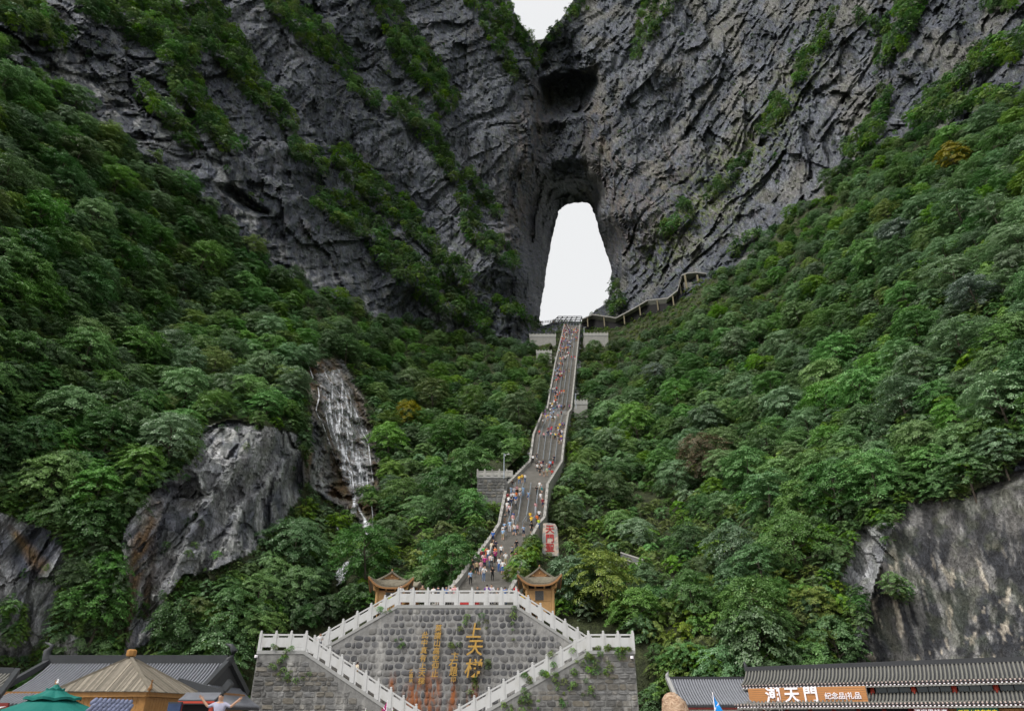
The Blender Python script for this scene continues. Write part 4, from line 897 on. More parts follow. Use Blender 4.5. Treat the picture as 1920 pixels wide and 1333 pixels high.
# --- the long stairway
SEC = [(Vector(at(a, c, d)), Vector(at(b, c, d))) for a, b, c, d in STAIR]
e_ = SEC[-1][0]-SEC[-2][0]; e_.z = 0; e_.normalize()
zb = ZP-.1; run_ = (SEC[-1][0].z-zb)/.45; SEC.append((SEC[-1][0]+e_*run_+Vector((0, 0, zb-SEC[-1][0].z)), SEC[-1][1]+e_*run_+Vector((0, 0, zb-SEC[-1][1].z))))
stair = thing('stairway', 'long steep grey stone stairway climbing to the arch', 'stairway', ((SEC[-1][0].x+SEC[-1][1].x)/2, SEC[-1][0].y, zb))
for (a1, b1), (a0, b0) in zip(SEC[:-1], SEC[1:]):
    n = max(2, int(round((a1.z-a0.z)/.17))); v, f = [], []
    for i in range(n+1):
        t = i/n
        for P_, Q_ in ((a0.lerp(a1, t), b0.lerp(b1, t)),):
            z0 = a0.z+(a1.z-a0.z)*(max(i-1, 0))/n if i else a0.z-.6; z1 = a0.z+(a1.z-a0.z)*i/n
            v += [(P_.x, P_.y, z0), (Q_.x, Q_.y, z0), (Q_.x, Q_.y, z1), (P_.x, P_.y, z1)]
    for i in range(n+1):
        k = 4*i
        if i: f.append((k, k+1, k+2, k+3))
        if i < n: f.append((k+3, k+2, k+5, k+4))
    sb_ = MB().add(v, f); fw = (a0-a1); fw.z = 0; fw = fw.normalized()*.07
    for i in range(1, n+1):
        t = i/n; P_, Q_ = a0.lerp(a1, t), b0.lerp(b1, t); u_ = Vector((0, 0, .035)); sb_.hexa([P_+fw-u_, Q_+fw-u_, Q_-u_, P_-u_], [P_+fw+u_*.1, Q_+fw+u_*.1, Q_+u_*.1, P_+u_*.1])
    part(sb_, 'flight', M_step, stair)
    ln = (a1-a0).length; dirn = (a1-a0).normalized()
    for sgn, p0, p1 in ((-1, a0, a1), (1, b0, b1)):
        side = (b0-a0).normalized()*sgn; m = MB()
        for th, z0, z1, nm_, mt in ((.30, -2.5, .62, 'parapet', M_conc), (.38, .622, .76, 'parapet_cap', M_conc)):
            q = side*th; m = MB(); o_ = side*(-.05 if nm_ != 'parapet' else 0)
            m.hexa([p0+o_+Vector((0, 0, z0)), p1+o_+Vector((0, 0, z0)), p1+q+Vector((0, 0, z0)), p0+q+Vector((0, 0, z0))], [p0+o_+Vector((0, 0, z1)), p1+o_+Vector((0, 0, z1)), p1+q+Vector((0, 0, z1)), p0+q+Vector((0, 0, z1))]); part(m, nm_, mt, stair)
        np_ = max(1, int(ln/(1.8 if a0.y < 112 else 3.2)))
        for i in range(np_): put(POST_OLD, 'post', stair, p0+(p1-p0)*(i/np_)+side*.17)
    if SEC.index((a0, b0)) not in (6, 9, 10, 11):
        for lane in (.2, .4, .6, .8):
            m = MB(); q0, q1 = a0.lerp(b0, lane), a1.lerp(b1, lane); up = Vector((0, 0, .95)); q0 = q0.lerp(q1, .03); m.tube([q0+up, q1+up], .055, 5); m.tube([q0+up*.55, q1+up*.55], .035, 4)
            for i in range(int(ln/3)+1): c_ = q0.lerp(q1, min(1, i*3/ln)); m.tube([c_, c_+up], .04, 4)
            part(m, 'handrail', M_steel, stair)
# --- red lettered stone beside the stairs
def stele_mat():
    t = NT('pink_marble'); v = t.obj(); c = t.mix(t.ramp(t.noise(v, .9, 5, .7, .6), [(.44, 0), (.56, 1)]), (.56, .44, .36), (.27, .28, .27)); return t.done(t.pbr(c, .7, t.bump(t.noise(v, 4, 5), .6, .08), .3))
s0 = at(1032, 1035, 97); st = thing('lettered_stone', 'upright pink grey stone slab with three red characters beside the stairs', 'stone slab', tuple(s0))
ol = [(1016.5, 1042), (1017, 1005), (1018.5, 981), (1031, 980), (1041, 982), (1044.5, 989), (1046, 1010), (1047.5, 1042)]
Ys = s0[1]; part(MB().prism([at_y(a, b, Ys) for a, b in ol], (0.15, .7, 0)), 'slab', stele_mat(), st)
for ch, py in (('天', 992), ('門', 1009), ('聖', 1026)):
    c_ = at_y(1031, py, Ys-.03); put(glyphs(ch, 17*97/F, .03, M_lred, .012), 'character', st, c_, None, (PI/2, 0, 0))
# --- terraces beside the stairs
def terrace(label, px0, px1, py_rail, py_top, py_bot, d, n, wallmat, lab2, side=0):
    A = Vector(at(px0, py_top, d)); B = at_y(px1, py_top, A.y); zb = at_y(px0, py_bot, A.y).z; hh = at_y(px0, py_rail, A.y).z-A.z
    w = thing('terrace_wall', label, 'wall', (A.x, A.y, zb)); dep = 5
    part(MB().prism([(A.x, A.y, zb-3), (B.x, A.y, zb-3), (B.x, A.y, A.z), (A.x, A.y, A.z)], (0, dep, 0)), 'core', wallmat, w)
    cope(w, (A.x-.1, A.y, A.z+.02), (B.x+.1, A.y, A.z+.02), .5, .3, 0, M_grey)
    pm = post_mesh(hh*1.1, .26, M_old)
    balustrade(lab2, (A.x, A.y+.2, A.z+.02), (B.x, A.y+.2, B.z+.02), n, M_old, pm, hh, 'pale balustrades on the terraces beside the stairs')
    return w, A, B, zb
M_terr = stone_mat('terrace_stone', [(.14, .14, .14), (.14, .14, .14)])
w_, A, B, zb = terrace('square stained stone terrace wall left of the stairs', 895, 950, 880, 893, 932, 113, 4, M_terr, 'pale balustrade on the square terrace left of the stairs')
g = random.Random(8); z = zb
while z < A.z-.5:
    h = g.uniform(.4, .6); xx = A.x+.05
    while xx < B.x-.3:
        bw = min(g.uniform(.5, 1.0), B.x-.05-xx); put(BLK[g.randrange(8)], 'block', w_, (xx+bw/2, A.y, z+h/2), (bw*.97, 1.3, h*.97)); xx += bw+.03
    z += h+.03
balustrade('side balustrade running from the square terrace down to the stairs', (B.x, A.y+.3, A.z), (B.x+.9, A.y-4.5, A.z-1.6), 4, M_old, POST_OLD, 1.2, 'pale balustrades on the terraces beside the stairs', (0, 1))
terrace('grey retaining wall left of the stair head', 993, 1042, 625, 631, 645, 270, 7, M_conc, 'white balustrade on the retaining wall left of the stair head')
terrace('grey retaining wall right of the stair head', 1095, 1140, 623, 629, 643, 266, 7, M_conc, 'white balustrade on the retaining wall right of the stair head')
terrace('small landing wall in the bushes below the left retaining wall', 1006, 1034, 656, 662, 668, 240, 5, M_conc, 'short white balustrade in the bushes below the left retaining wall')
terrace('small landing wall at a bend right of the stairs', 1078, 1101, 749, 757, 764, 188, 4, M_conc, 'short white balustrade at the bend right of the stairs')
def lamp(label, px, py0, py1, d):
    p = Vector(at(px, py0, d)); h = at_y(px, py1, p.y).z-p.z; t = thing('lamp_post', label, 'lamp post', p, 0, 'lamp posts beside the stairs')
    MB().tube([(0, 0, -1), (0, 0, h)], [.09, .06], 8).build('pole', M_steel, t); MB().tube([(0, 0, h-.15), (.7, 0, h-.1)], .035, 5).build('arm', M_steel, t)
    MB().lathe([(.05, -.18), (.2, -.14), (.22, 0), (.1, .08)], 10, (.72, 0, h-.1)).build('lamp_head', M_white, t); MB().box((.2, 0, h-.35), (.18, .22, .16)).build('camera_box', M_white, t)
lamp('grey lamp post on the square terrace left of the stairs', 945, 886, 850, 112); lamp('thin lamp post at the bend right of the stairs', 1080, 760, 737, 187); lamp('thin lamp post on the retaining wall right of the stair head', 1096, 632, 613, 282)
# --- steel frame over the stair head and the roofed escalator
Fq = [Vector(at(1034, 606.5, 300)), Vector(at(1046, 594, 306)), Vector(at(1091, 594, 306)), Vector(at(1086, 607.5, 300))]
fr = thing('steel_frame', 'dark open steel frame over the head of the stairs', 'steel frame', Fq[0]); m = MB()
for i in range(6): m.bar(Fq[0].lerp(Fq[3], i/5), Fq[1].lerp(Fq[2], i/5), .3)
part(m, 'rafters', M_dark, fr); m = MB()
for i in range(5): m.bar(Fq[0].lerp(Fq[1], i/4)+Vector((0, -.02, .16)), Fq[3].lerp(Fq[2], i/4)+Vector((0, -.02, .16)), .26)
part(m, 'purlins', M_dark, fr)
for a in (Fq[0], Fq[3], Fq[1], Fq[2]): part(MB().bar(a+Vector((0, 0, -4)), a, .28), 'leg', M_dark, fr)
esc = [(1092,599,300),(1111,590.5,299),(1155,597,296),(1185,581,293),(1214,564,291),(1252,560,288),(1271,545,284),(1279,519,280)]
esc = [(a_, b_, min(c_, float(px_of(ground([a_], [b_+14])[0])[2])-4.5)) for a_, b_, c_ in esc]
E_ = [Vector(at(*p)) for p in esc]; es = thing('roofed_escalator', 'roofed escalator passage zigzagging up right of the arch', 'covered passage', E_[0])
for a, b in zip(E_[:-1], E_[1:]):
    dv = Vector((0, 4.5, 0)); part(MB().hexa([a, b, b+dv, a+dv], [a+Vector((0, 0, .5)), b+Vector((0, 0, .5)), b+dv+Vector((0, 0, .5)), a+dv+Vector((0, 0, .5))]), 'roof_slab', M_conc, es)
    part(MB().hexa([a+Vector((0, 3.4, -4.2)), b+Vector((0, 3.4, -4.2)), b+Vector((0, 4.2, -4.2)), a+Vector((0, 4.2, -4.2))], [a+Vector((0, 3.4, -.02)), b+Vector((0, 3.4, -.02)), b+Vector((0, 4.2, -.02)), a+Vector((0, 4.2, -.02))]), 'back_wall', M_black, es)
    for t in (.5,):
        c_ = a.lerp(b, t)+Vector((0, .5, 0)); part(MB().bar(c_+Vector((0, 0, -4.6)), c_, .42), 'pillar', simple('ochre_pillar', (.20, .17, .11), .7) if 'ochre_pillar' not in bpy.data.materials else bpy.data.materials['ochre_pillar'], es)
d2_ = esc[-1][2]-1; E2 = [Vector(at(*p)) for p in [(1278,517,d2_),(1289,513,d2_),(1306,511.5,d2_),(1325,514,d2_)]]
pv = thing('viewing_shelter', 'arched open shelter at the upper end of the covered passage', 'shelter', E2[0]+Vector((0, 0, -5)))
for a, b in zip(E2[:-1], E2[1:]):
    dv = Vector((0, 6, 0)); part(MB().hexa([a, b, b+dv, a+dv], [a+Vector((0, 0, .5)), b+Vector((0, 0, .5)), b+dv+Vector((0, 0, .5)), a+dv+Vector((0, 0, .5))]), 'roof_slab', M_conc, pv)
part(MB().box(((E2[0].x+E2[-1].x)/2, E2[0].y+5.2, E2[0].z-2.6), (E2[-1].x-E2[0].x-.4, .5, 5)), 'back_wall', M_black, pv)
for px in (1284, 1307): c_ = at(px, 516, d2_-.2); part(MB().bar((c_[0], c_[1], c_[2]-7), (c_[0], c_[1], c_[2]), .6), 'pillar', bpy.data.materials['ochre_pillar'], pv)
FL = Vector(at(1300, 530, d2_)); part(MB().box((FL.x+1, FL.y+2.5, FL.z-1.5), (10, 5.5, 3)), 'floor_slab', M_conc, pv)
# --- low walls on the banks
def low_wall(label, pts, h, th=.5):
    P_ = [Vector(at(a_, b_, min(c_+14, float(px_of(ground([a_], [b_+4])[0])[2])-.5))) for a_, b_, c_ in pts]; t = thing('low_wall', label, 'wall', P_[0])
    for a, b in zip(P_[:-1], P_[1:]):
        d3 = Vector((0, th, 0)); part(MB().hexa([a-Vector((0, 0, h)), b-Vector((0, 0, h)), b-Vector((0, 0, h))+d3, a-Vector((0, 0, h))+d3], [a, b, b+d3, a+d3]), 'wall_run', M_terr, t)
        part(MB().hexa([a-Vector((.05, .1, -.003)), b-Vector((-.05, .1, -.003)), b+d3, a+d3], [a+Vector((-.05, -.1, .2)), b+Vector((.05, -.1, .2)), b+d3+Vector((0, 0, .2)), a+d3+Vector((0, 0, .2))]), 'coping', M_old, t)
low_wall('zigzag stone retaining wall on the right bank', [(1164, 1037, 86), (1206, 1051, 84.5), (1226, 1041, 85)], .9); low_wall('lower stone wall under the zigzag wall on the right bank', [(1171, 1050, 84), (1204, 1062, 82.5)], .5)
low_wall('mossy stone slab wall left of the lowest stairs', [(858, 1050, 82), (886, 1047, 81)], 1.6, 1.2)
# --- the waterfall
def water_mat():
    t = NT('falling_water'); p = t.pos()
    n1 = t.noise(t.scale(p, (1.2, 1.2, .14)), 1.0, 3, .55, .3); n2 = t.noise(t.scale(p, (.5, .5, .30)), 1.0, 4, .6)
    a = t.math('MULTIPLY', t.ramp(n1, [(.32, .10), (.70, .95)]), t.ramp(n2, [(.34, .25), (.52, 1)]))
    s_ = t.n('ShaderNodeBsdfPrincipled'); s_.inputs['Base Color'].default_value = (.74, .76, .80, 1); s_.inputs['Roughness'].default_value = .5
    tr = t.n('ShaderNodeBsdfTransparent'); m = t.n('ShaderNodeMixShader'); t.l(t.math('MULTIPLY', a, t.attr('flow')), m.inputs[0]); t.l(tr.outputs[0], m.inputs[1]); t.l(s_.outputs[0], m.inputs[2]); return t.done(m.outputs[0])
M_water = water_mat()
M_foam = simple('white_water', (.72, .74, .78), .5, .12, 3)
def veil(name, parent, poly, off, mx=.75):
    xs, ys = [p[0] for p in poly], [p[1] for p in poly]; X_, Y_ = np.meshgrid(np.arange(min(xs), max(xs), 2.0), np.arange(min(ys), max(ys), 2.0))
    ins = inpoly(X_, Y_, poly); Pg = ground(X_, Y_); d_ = px_of(Pg)[2]; Pg = at(X_, Y_, d_-off)
    flow = np.zeros(X_.shape); 
    cxl = np.array([[ (X_[j][ins[j]].min() if ins[j].any() else 0), (X_[j][ins[j]].max() if ins[j].any() else 1)] for j in range(len(X_))])
    u = (X_-cxl[:, :1])/(cxl[:, 1:]-cxl[:, :1]+1e-6); flow = np.clip(np.minimum(u, 1-u)*6, 0, 1)*mx
    ix = np.arange(X_.size).reshape(X_.shape); k = (ins[:-1, :-1] & ins[1:, :-1] & ins[1:, 1:] & ins[:-1, 1:])
    q = np.stack([ix[:-1, :-1], ix[1:, :-1], ix[1:, 1:], ix[:-1, 1:]], -1)[k]; me = np_mesh(name, Pg.reshape(-1, 3), q, [M_water], smooth=True)
    a = me.attributes.new('flow', 'FLOAT', 'POINT'); a.data.foreach_set('value', flow.ravel().astype(np.float32)); me.transform(Matrix.Translation(-parent.location)); return link(name, me, parent)
def strand(parent, pts, w, g, strength=1.0):
    """one run of water: a soft-edged ribbon that follows the rock"""
    P_ = [pts[0]]+list(pts)+[pts[-1]]; X_ = []
    for i in range(1, len(P_)-2):
        p0, p1, p2, p3 = (np.array(q, float) for q in P_[i-1:i+3]); n = max(3, int(abs(p2[1]-p1[1])/2))
        for k in range(n): t = k/n; X_.append(.5*((2*p1)+(-p0+p2)*t+(2*p0-5*p1+4*p2-p3)*t*t+(-p0+3*p1-3*p2+p3)*t**3))
    X_ = np.array(X_+[np.array(pts[-1], float)]); N = len(X_); ph = g.uniform(0, 6); u = np.linspace(0, 1, N)
    G_ = ground(X_[:, 0], X_[:, 1]); d_ = px_of(G_)[2]; ks = np.ones(5)/5; d_ = np.minimum(d_, np.convolve(np.pad(d_, 2, 'edge'), ks, 'valid'))-.5
    wp = w*F/d_.mean()*(.75+.25*np.sin(u*9+ph))*(.6+.4*u); V_, fl = [], []
    for c_, q in ((-1, 0), (-.55, .75), (0, 1), (.55, .75), (1, 0)): V_.append(at(X_[:, 0]+c_*wp, X_[:, 1], d_-.10*(1-c_*c_))); fl.append(q*np.clip(np.minimum(u*N/4, (1-u)*N/4)+.1, 0, 1)*strength)
    V_ = np.stack(V_, 1).reshape(-1, 3); fl = np.stack(fl, 1).ravel(); f = [(i*5+k, i*5+k+1, (i+1)*5+k+1, (i+1)*5+k) for i in range(N-1) for k in range(4)]
    me = np_mesh('rivulet', V_, f, [M_water], smooth=True); a = me.attributes.new('flow', 'FLOAT', 'POINT'); a.data.foreach_set('value', fl.astype(np.float32)); me.transform(Matrix.Translation(-parent.location)); return link('rivulet', me, parent)
wf = thing('waterfall', 'tall thin waterfall veiling a dark brown rock face on the left', 'waterfall', tuple(ground([690], [935])[0])); g = random.Random(21)
veil('veil', wf, [(588,700),(640,690),(668,745),(690,800),(700,850),(704,915),(690,935),(662,938),(640,900),(618,830),(600,760)], .4, .55)
for pts, w in [([(578,684),(584,700),(588,712)],.30),([(596,722),(598,745),(593,770),(603,790)],.26),([(608,695),(618,715),(640,735),(636,755)],.26),([(636,740),(642,770),(636,790),(640,812)],.30),([(640,735),(660,760),(672,785),(680,800)],.22),
               ([(627,770),(634,800),(640,830),(652,860),(660,890),(664,930)],.26),([(640,812),(650,840),(648,870),(668,905),(668,930)],.24),([(604,790),(612,815),(625,850),(640,880)],.22),([(668,775),(680,810),(690,830),(695,870),(700,905)],.22),
               ([(655,790),(662,820),(672,850),(678,890),(684,930)],.20),([(676,850),(686,880),(690,915)],.16),([(620,740),(626,760)],.2),([(684,800),(694,822)],.18),([(650,830),(664,850),(668,870)],.2),([(610,770),(616,800),(622,822)],.16),
               ([(664,930),(664,945),(662,965)],.8),([(666,940),(676,960),(684,975),(690,1005)],.62),([(696,945),(699,975),(694,1000)],.25),([(630,985),(640,1005),(648,1022)],.22)]: strand(wf, pts, w*.95, g, 1.15)
for k in range(38):
    v_ = g.random(); y0 = 705+185*v_; x0 = 608+34*v_+g.uniform(0, 44); strand(wf, [(x0, y0), (x0+g.uniform(0, 3), y0+g.uniform(10, 25)), (x0+g.uniform(1, 6), y0+g.uniform(28, 60))], g.uniform(.2, .5), g, .75)
wl = thing('lower_waterfall', 'short white cascade among the bushes below the tall waterfall', 'waterfall', tuple(ground([640], [1085])[0]))
for pts, w in [([(651,1052),(643,1065),(638,1084)],.8),([(653,1050),(648,1068),(642,1090)],.6),([(647,1058),(634,1070),(634,1088)],.6),([(643,1062),(640,1078),(640,1092)],.5)]: strand(wl, pts, w, g, 1.3)
# ================================================================== TIMBER BOOTHS, ROOFS, SHOPS
def booth(label, px, pyb, pyp, Y, half, rot=0.0):
    b0 = at_y(px, pyb, Y); t = thing('ticket_booth', label, 'booth', (b0.x, Y+1.3, ZP-.1), rot, 'curved roof booths beside the landing'); H = at_y(px, pyp, Y).z-(ZP-.1); w = half
    ze = H*.63                                                 # eave
    for sx in (-1, 1):
        for sy in (-1, 1): MB().tube([(sx*w, sy*w, -.2), (sx*w, sy*w, ze+.1)], .15, 8).build('post', M_wood, t)
    for nm, c, s in (('front_wall', (0, -w+.02, ze*.40), (2*w-.2, .08, ze*.80)), ('side_wall', (-w+.02, 0, ze*.40), (.08, 2*w-.2, ze*.80)), ('side_wall', (w-.02, 0, ze*.40), (.08, 2*w-.2, ze*.80)), ('back_wall', (0, w-.02, ze*.4), (2*w-.2, .08, ze*.8))): MB().box(c, s).build(nm, M_wood, t)
    for k in range(7): MB().box((-w+.3+k*(2*w-.6)/6, -w-.035, ze*.19), (.30, .025, ze*.36)).build('board', M_wood, t)
    MB().box((0, -w-.05, ze*.40), (2*w-.3, .05, .09)).build('rail', M_wood, t); MB().box((0, -w-.05, ze*.80), (2*w-.3, .09, .13)).build('beam', M_woodd, t)
    wn = MB().box((-.05, -w-.045, ze*.58), (.80, .05, .85)).build('window', simple('grey_shutter', (.19, .18, .165), .5), t)
    m = MB()
    for k in range(9): m.box((-.05, -w-.08, ze*.58-.38+k*.095), (.74, .02, .05))
    m.build('slats', M_dark, wn)
    m = MB(); m.box((-.05, -w-.05, ze*.58+.47), (.98, .05, .09)); m.box((-.05, -w-.05, ze*.58-.47), (.98, .05, .09)); m.box((-.5, -w-.05, ze*.58), (.09, .05, .85)); m.box((.4, -w-.05, ze*.58), (.09, .05, .85)); m.build('window_frame', M_wood, t)
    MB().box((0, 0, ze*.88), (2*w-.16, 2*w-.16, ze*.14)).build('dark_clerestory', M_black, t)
    for k in (-.35, .35): MB().box((k*w, -w-.02, ze*.9), (.16, .12, ze*.2)).build('strut', M_wood, t)
    ov = w*1.62; up = .95; wi = w*.86                          # overhang, corner lift, top of the skirt
    def eave(u): return ze-.12+up*abs(u)**3.2
    def skirt(u, v, side, dz=0.0):                             # u -1..1 along the side, v 0 eave .. 1 top
        hw = ov+(wi-ov)*v; z_ = (eave(u)*(1-v)**1.2+(ze+.62)*(1-(1-v)**1.2)) if v < 1 else ze+.62
        z_ -= .16*math.sin(PI*v); q = (u*hw*(1+.06*abs(u)**4*(1-v)), -hw*(1+.06*abs(u)**4*(1-v)), z_+dz)
        c, s = math.cos(side*PI/2), math.sin(side*PI/2); return (q[0]*c-q[1]*s, q[0]*s+q[1]*c, q[2])
    rf = None
    for side in range(4):
        nu, nv = 24, 6; v = [skirt(-1+2*i/nu, j/nv, side) for j in range(nv+1) for i in range(nu+1)]+[skirt(-1+2*i/nu, j/nv, side, -.12) for j in range(nv+1) for i in range(nu+1)]; K = (nu+1)*(nv+1); f = []
        for j in range(nv):
            for i in range(nu):
                a = j*(nu+1)+i; f += [(a, a+1, a+nu+2, a+nu+1), (K+a+nu+1, K+a+nu+2, K+a+1, K+a)]
        for i in range(nu): f.append((i+1, i, K+i, K+i+1))
        o = MB().add(v, f, 0).build('roof_skirt', M_bamboo, t); rf = o if side == 0 else rf
        m = MB(); n = 27
        for i in range(n+1):
            u = -1+2*i/n
            if abs(u) > .985: continue
            m.tube([Vector(skirt(u, j/5, side, .03)) for j in range(6)], .055, 5)
        m.build('tile_ridges', M_bamboo, t)
        m = MB()
        for i in range(nu): m.bar(skirt(-1+2*i/nu, 0, side, -.16), skirt(-1+2*(i+1)/nu, 0, side, -.16), .07, .16)
        m.build('eave_board', M_woodd, t)
        c, s = math.cos(side*PI/2), math.sin(side*PI/2)
        def rr(x_, y_, z_): return (x_*c-y_*s, x_*s+y_*c, z_)
        for zz, ex in ((ze-.32, 1.30), (ze+.05, 1.50)):           # brackets carrying the corner
            MB().tube([rr(w*.9, -w*.9, zz-.1), rr(w*1.2, -w*1.2, zz), rr(w*ex, -w*ex, zz+.32)], [.13, .15, .08], 6).build('corner_bracket', M_wood, t)
    gz, gh = ze+.55, H-(ze+.55)                                  # gable roof above the skirt, ridge running front to back
    for sx in (-1, 1):
        pr = []; 
        for j in range(7): q = j/6; pr.append((sx*w*1.16*q, gz+gh*(1-q)**.92-.10*math.sin(PI*q)))
        m = MB()
        for (x0, z0), (x1, z1) in zip(pr[:-1], pr[1:]): m.hexa([(x0, -w*1.02, z0-.1), (x1, -w*1.02, z1-.1), (x1, w*1.02, z1-.1), (x0, w*1.02, z0-.1)], [(x0, -w*1.02, z0), (x1, -w*1.02, z1), (x1, w*1.02, z1), (x0, w*1.02, z0)])
        m.build('gable_roof', M_bamboo, t); m = MB()
        for k in range(14): yy = -w*.98+k*w*1.96/13; m.tube([(x_, yy, z_+.03) for x_, z_ in pr], .05, 5)
        m.build('tile_ridges', M_bamboo, t)
    for yy in (-w*.88, w*.88): MB().prism([(-w*.98, yy, gz-.02), (w*.98, yy, gz-.02), (0, yy, gz+gh-.12)], (0, .06, 0)).build('gable_board', M_woodd, t)
    for k in (-.5, 0, .5): MB().box((k*w, -w*.93, gz+.05+gh*.42*(1-abs(k))), (.10, .10, .13)).build('purlin_end', M_wood, t)
    MB().tube([(0, -w*1.06, H+.02), (0, w*1.06, H+.02)], .09, 6).build('ridge', M_bamboo, t); MB().lathe([(.05, 0), (.09, .08), (.03, .2)], 8, (0, -w*.95, H+.05)).build('finial', M_woodd, t)
    return t
booth('timber booth with upturned bark-tiled roof left of the landing', 727, 1134, 1071, YW+3.7, 1.22, .12)
booth('timber booth with upturned bark-tiled roof and grey shutter right of the landing', 1014, 1150, 1063, YW+3.9, 1.22, -.04)
sb = at_y(767, 1120, YW+8); t = thing('small_kiosk', 'small upturned tiled kiosk roof behind the left booth', 'kiosk', (sb.x, YW+8, ZP-.1)); hk = at_y(764, 1096, YW+8).z-(ZP-.1)
for sx in (-1, 1):
    for sy in (-1, 1): MB().tube([(sx*.8, sy*.8, 0), (sx*.8, sy*.8, hk-.3)], .1, 6).build('post', M_woodd, t)
MB().box((0, 0, hk*.45), (1.5, 1.5, hk*.85)).build('cabin', M_woodd, t)
m = MB(); n = 10
ring = lambda r, z_, up: [(math.copysign(abs(math.cos(a_))**.4, math.cos(a_))*r, math.copysign(abs(math.sin(a_))**.4, math.sin(a_))*r, z_+up*abs(math.sin(2*a_))**6) for a_ in [2*PI*k/32 for k in range(32)]]
R0, R1, R2 = ring(1.35, hk-.3, .45), ring(.8, hk+.02, .1), ring(.12, hk+.45, 0); R3 = [(x_, y_, z_-.14) for x_, y_, z_ in R0]
m.add(R0+R1+R2+R3, [(i, (i+1) % 32, 32+(i+1) % 32, 32+i) for i in range(32)]+[(32+i, 32+(i+1) % 32, 64+(i+1) % 32, 64+i) for i in range(32)]+[(96+(i+1) % 32, 96+i, i, (i+1) % 32)[::-1] for i in range(32)]+[tuple(range(96, 128)), tuple(range(64, 96))]).build('roof', M_bamboo, t)
def curve_pts(a, b, sag, n=6):                                # a slope that hangs a little, ridge to eave
    a, b = Vector(a), Vector(b); return [a.lerp(b, i/n)-Vector((0, 0, sag*math.sin(PI*(i/n)**.8))) for i in range(n+1)]
def tiled_face(parent, A, B, C, n, sag=.25, rad=.07, mats=None, bed=True, names=('roof', 'tile_row'), tri=0.0):
    """A..B along the ridge, C below A at the eave; rows of tiles run down it, every row an object. tri: eave longer than ridge on both ends (metres)"""
    A, B, C = Vector(A), Vector(B), Vector(C); mt, mb_ = mats or (M_tile, M_tileb); cur = curve_pts(A, C, sag); L = B-A; e = L.normalized()
    m = MB(); v = []
    for i, p in enumerate(cur): x_ = tri*i/6; v += [p-e*x_, p+L+e*x_]
    v += [Vector(q)-Vector((0, 0, .14)) for q in v]; k = 14
    m.add(v, [(2*i, 2*i+1, 2*i+3, 2*i+2) for i in range(6)]+[(k+2*i+2, k+2*i+3, k+2*i+1, k+2*i) for i in range(6)]+[(12, 13, k+13, k+12), (1, 0, k, k+1)]+[(2*i+2, 2*i, k+2*i, k+2*i+2) for i in range(6)]+[(2*i+1, 2*i+3, k+2*i+3, k+2*i+1) for i in range(6)])
    bed_ = part(m, names[0], mb_, parent)
    row = MB().tube([q-A+Vector((0, 0, rad*.5)) for q in cur], rad, 6).mesh(names[1], mt, True)
    for i in range(n+1): o_ = link(names[1], row, bed_); o_.location = A+L*(i/n)-parent.location
    if tri:
        for sgn in (-1, 1):
            j = 1; st_ = L.length/n
            while j*st_ < tri:
                f0 = j*st_/tri; i0 = int(f0*6)
                pts = [q for i, q in enumerate(cur) if i/6 >= f0]
                if len(pts) > 1: base = A if sgn < 0 else B; part(MB().tube([q+(base-A)+e*sgn*j*st_+Vector((0, 0, rad*.5)) for q in pts], rad, 6), names[1], mt, bed_, True)
                j += 1
    return cur
def swoop(parent, a, b, w, h, mat, name, upa=0, upb=0, n=10):   # a ridge or hip beam whose ends kick up
    a, b = Vector(a), Vector(b); m = MB(); P_ = []
    for i in range(n+1):
        t = i/n; P_.append(a.lerp(b, t)+Vector((0, 0, upa*max(0, 1-t*4)**2+upb*max(0, 1-(1-t)*4)**2)))
    for p, q in zip(P_[:-1], P_[1:]): m.bar(p, q, w, h)
    return part(m, name, mat, parent)
# --- grey hall at lower left
hA, hB = at_y(94, 1243, 50.0), at_y(424, 1241, 50.0); hB.z = hA.z
hall = thing('tiled_hall', 'long hall with dark grey tiled roof and horned ridge ends', 'building', ((hA.x+hB.x)/2, 47.5, 0))
dn = Vector((0, -5.0, -2.55))
part(MB().box(((hA.x+hB.x)/2, 49.5, hA.z/2-.9), (hB.x-hA.x+1.5, 6, hA.z-1.8)), 'walls', M_woodd, hall)
tiled_face(hall, hA+Vector((.2, 0, 0)), hB, hA+dn+Vector((.2, 0, 0)), 54, .3, .075)
tiled_face(hall, Vector((hB.x, 50.05, hA.z)), Vector((hA.x+.2, 50.05, hA.z)), Vector((hB.x, 54.5, hA.z-2.3)), 8, .3, .075)
swoop(hall, hA+Vector((-.1, 0, .22)), hB+Vector((.1, 0, .22)), .35, .55, M_dark, 'ridge')
for s_, p in ((-1, hA), (1, hB)):
    pts = [p+Vector((s_*.0, 0, -.1)), p+Vector((s_*.30, 0, .25)), p+Vector((s_*.42, 0, .75)), p+Vector((s_*.15, 0, 1.1)), p+Vector((-s_*.25, 0, 1.2)) if s_ > 0 else p+Vector((s_*.75, 0, 1.3))]
    part(MB().tube(pts, [.28, .30, .24, .14, .04], 8), 'ridge_horn', M_dark, hall, True)
swoop(hall, hA+Vector((-.1, 0, .1)), hA+dn+Vector((-.6, 0, .1)), .3, .35, M_dark, 'gable_ridge', 0, .3); swoop(hall, hB+Vector((.15, 0, .1)), hB+dn*.62+Vector((.1, 0, .0)), .3, .35, M_dark, 'gable_ridge')
gx0 = hB.x; zsk = hA.z-1.5
part(MB().prism([(gx0+.1, 47.0, zsk), (gx0+.1, 53.0, zsk), (gx0+.1, 50.0, hA.z-.1)], (.1, 0, 0)), 'gable_wall', M_tileb, hall)
swoop(hall, Vector((gx0+.3, 50, hA.z+.1)), Vector((gx0+.5, 53.5, zsk-.2)), .3, .35, M_dark, 'gable_ridge')
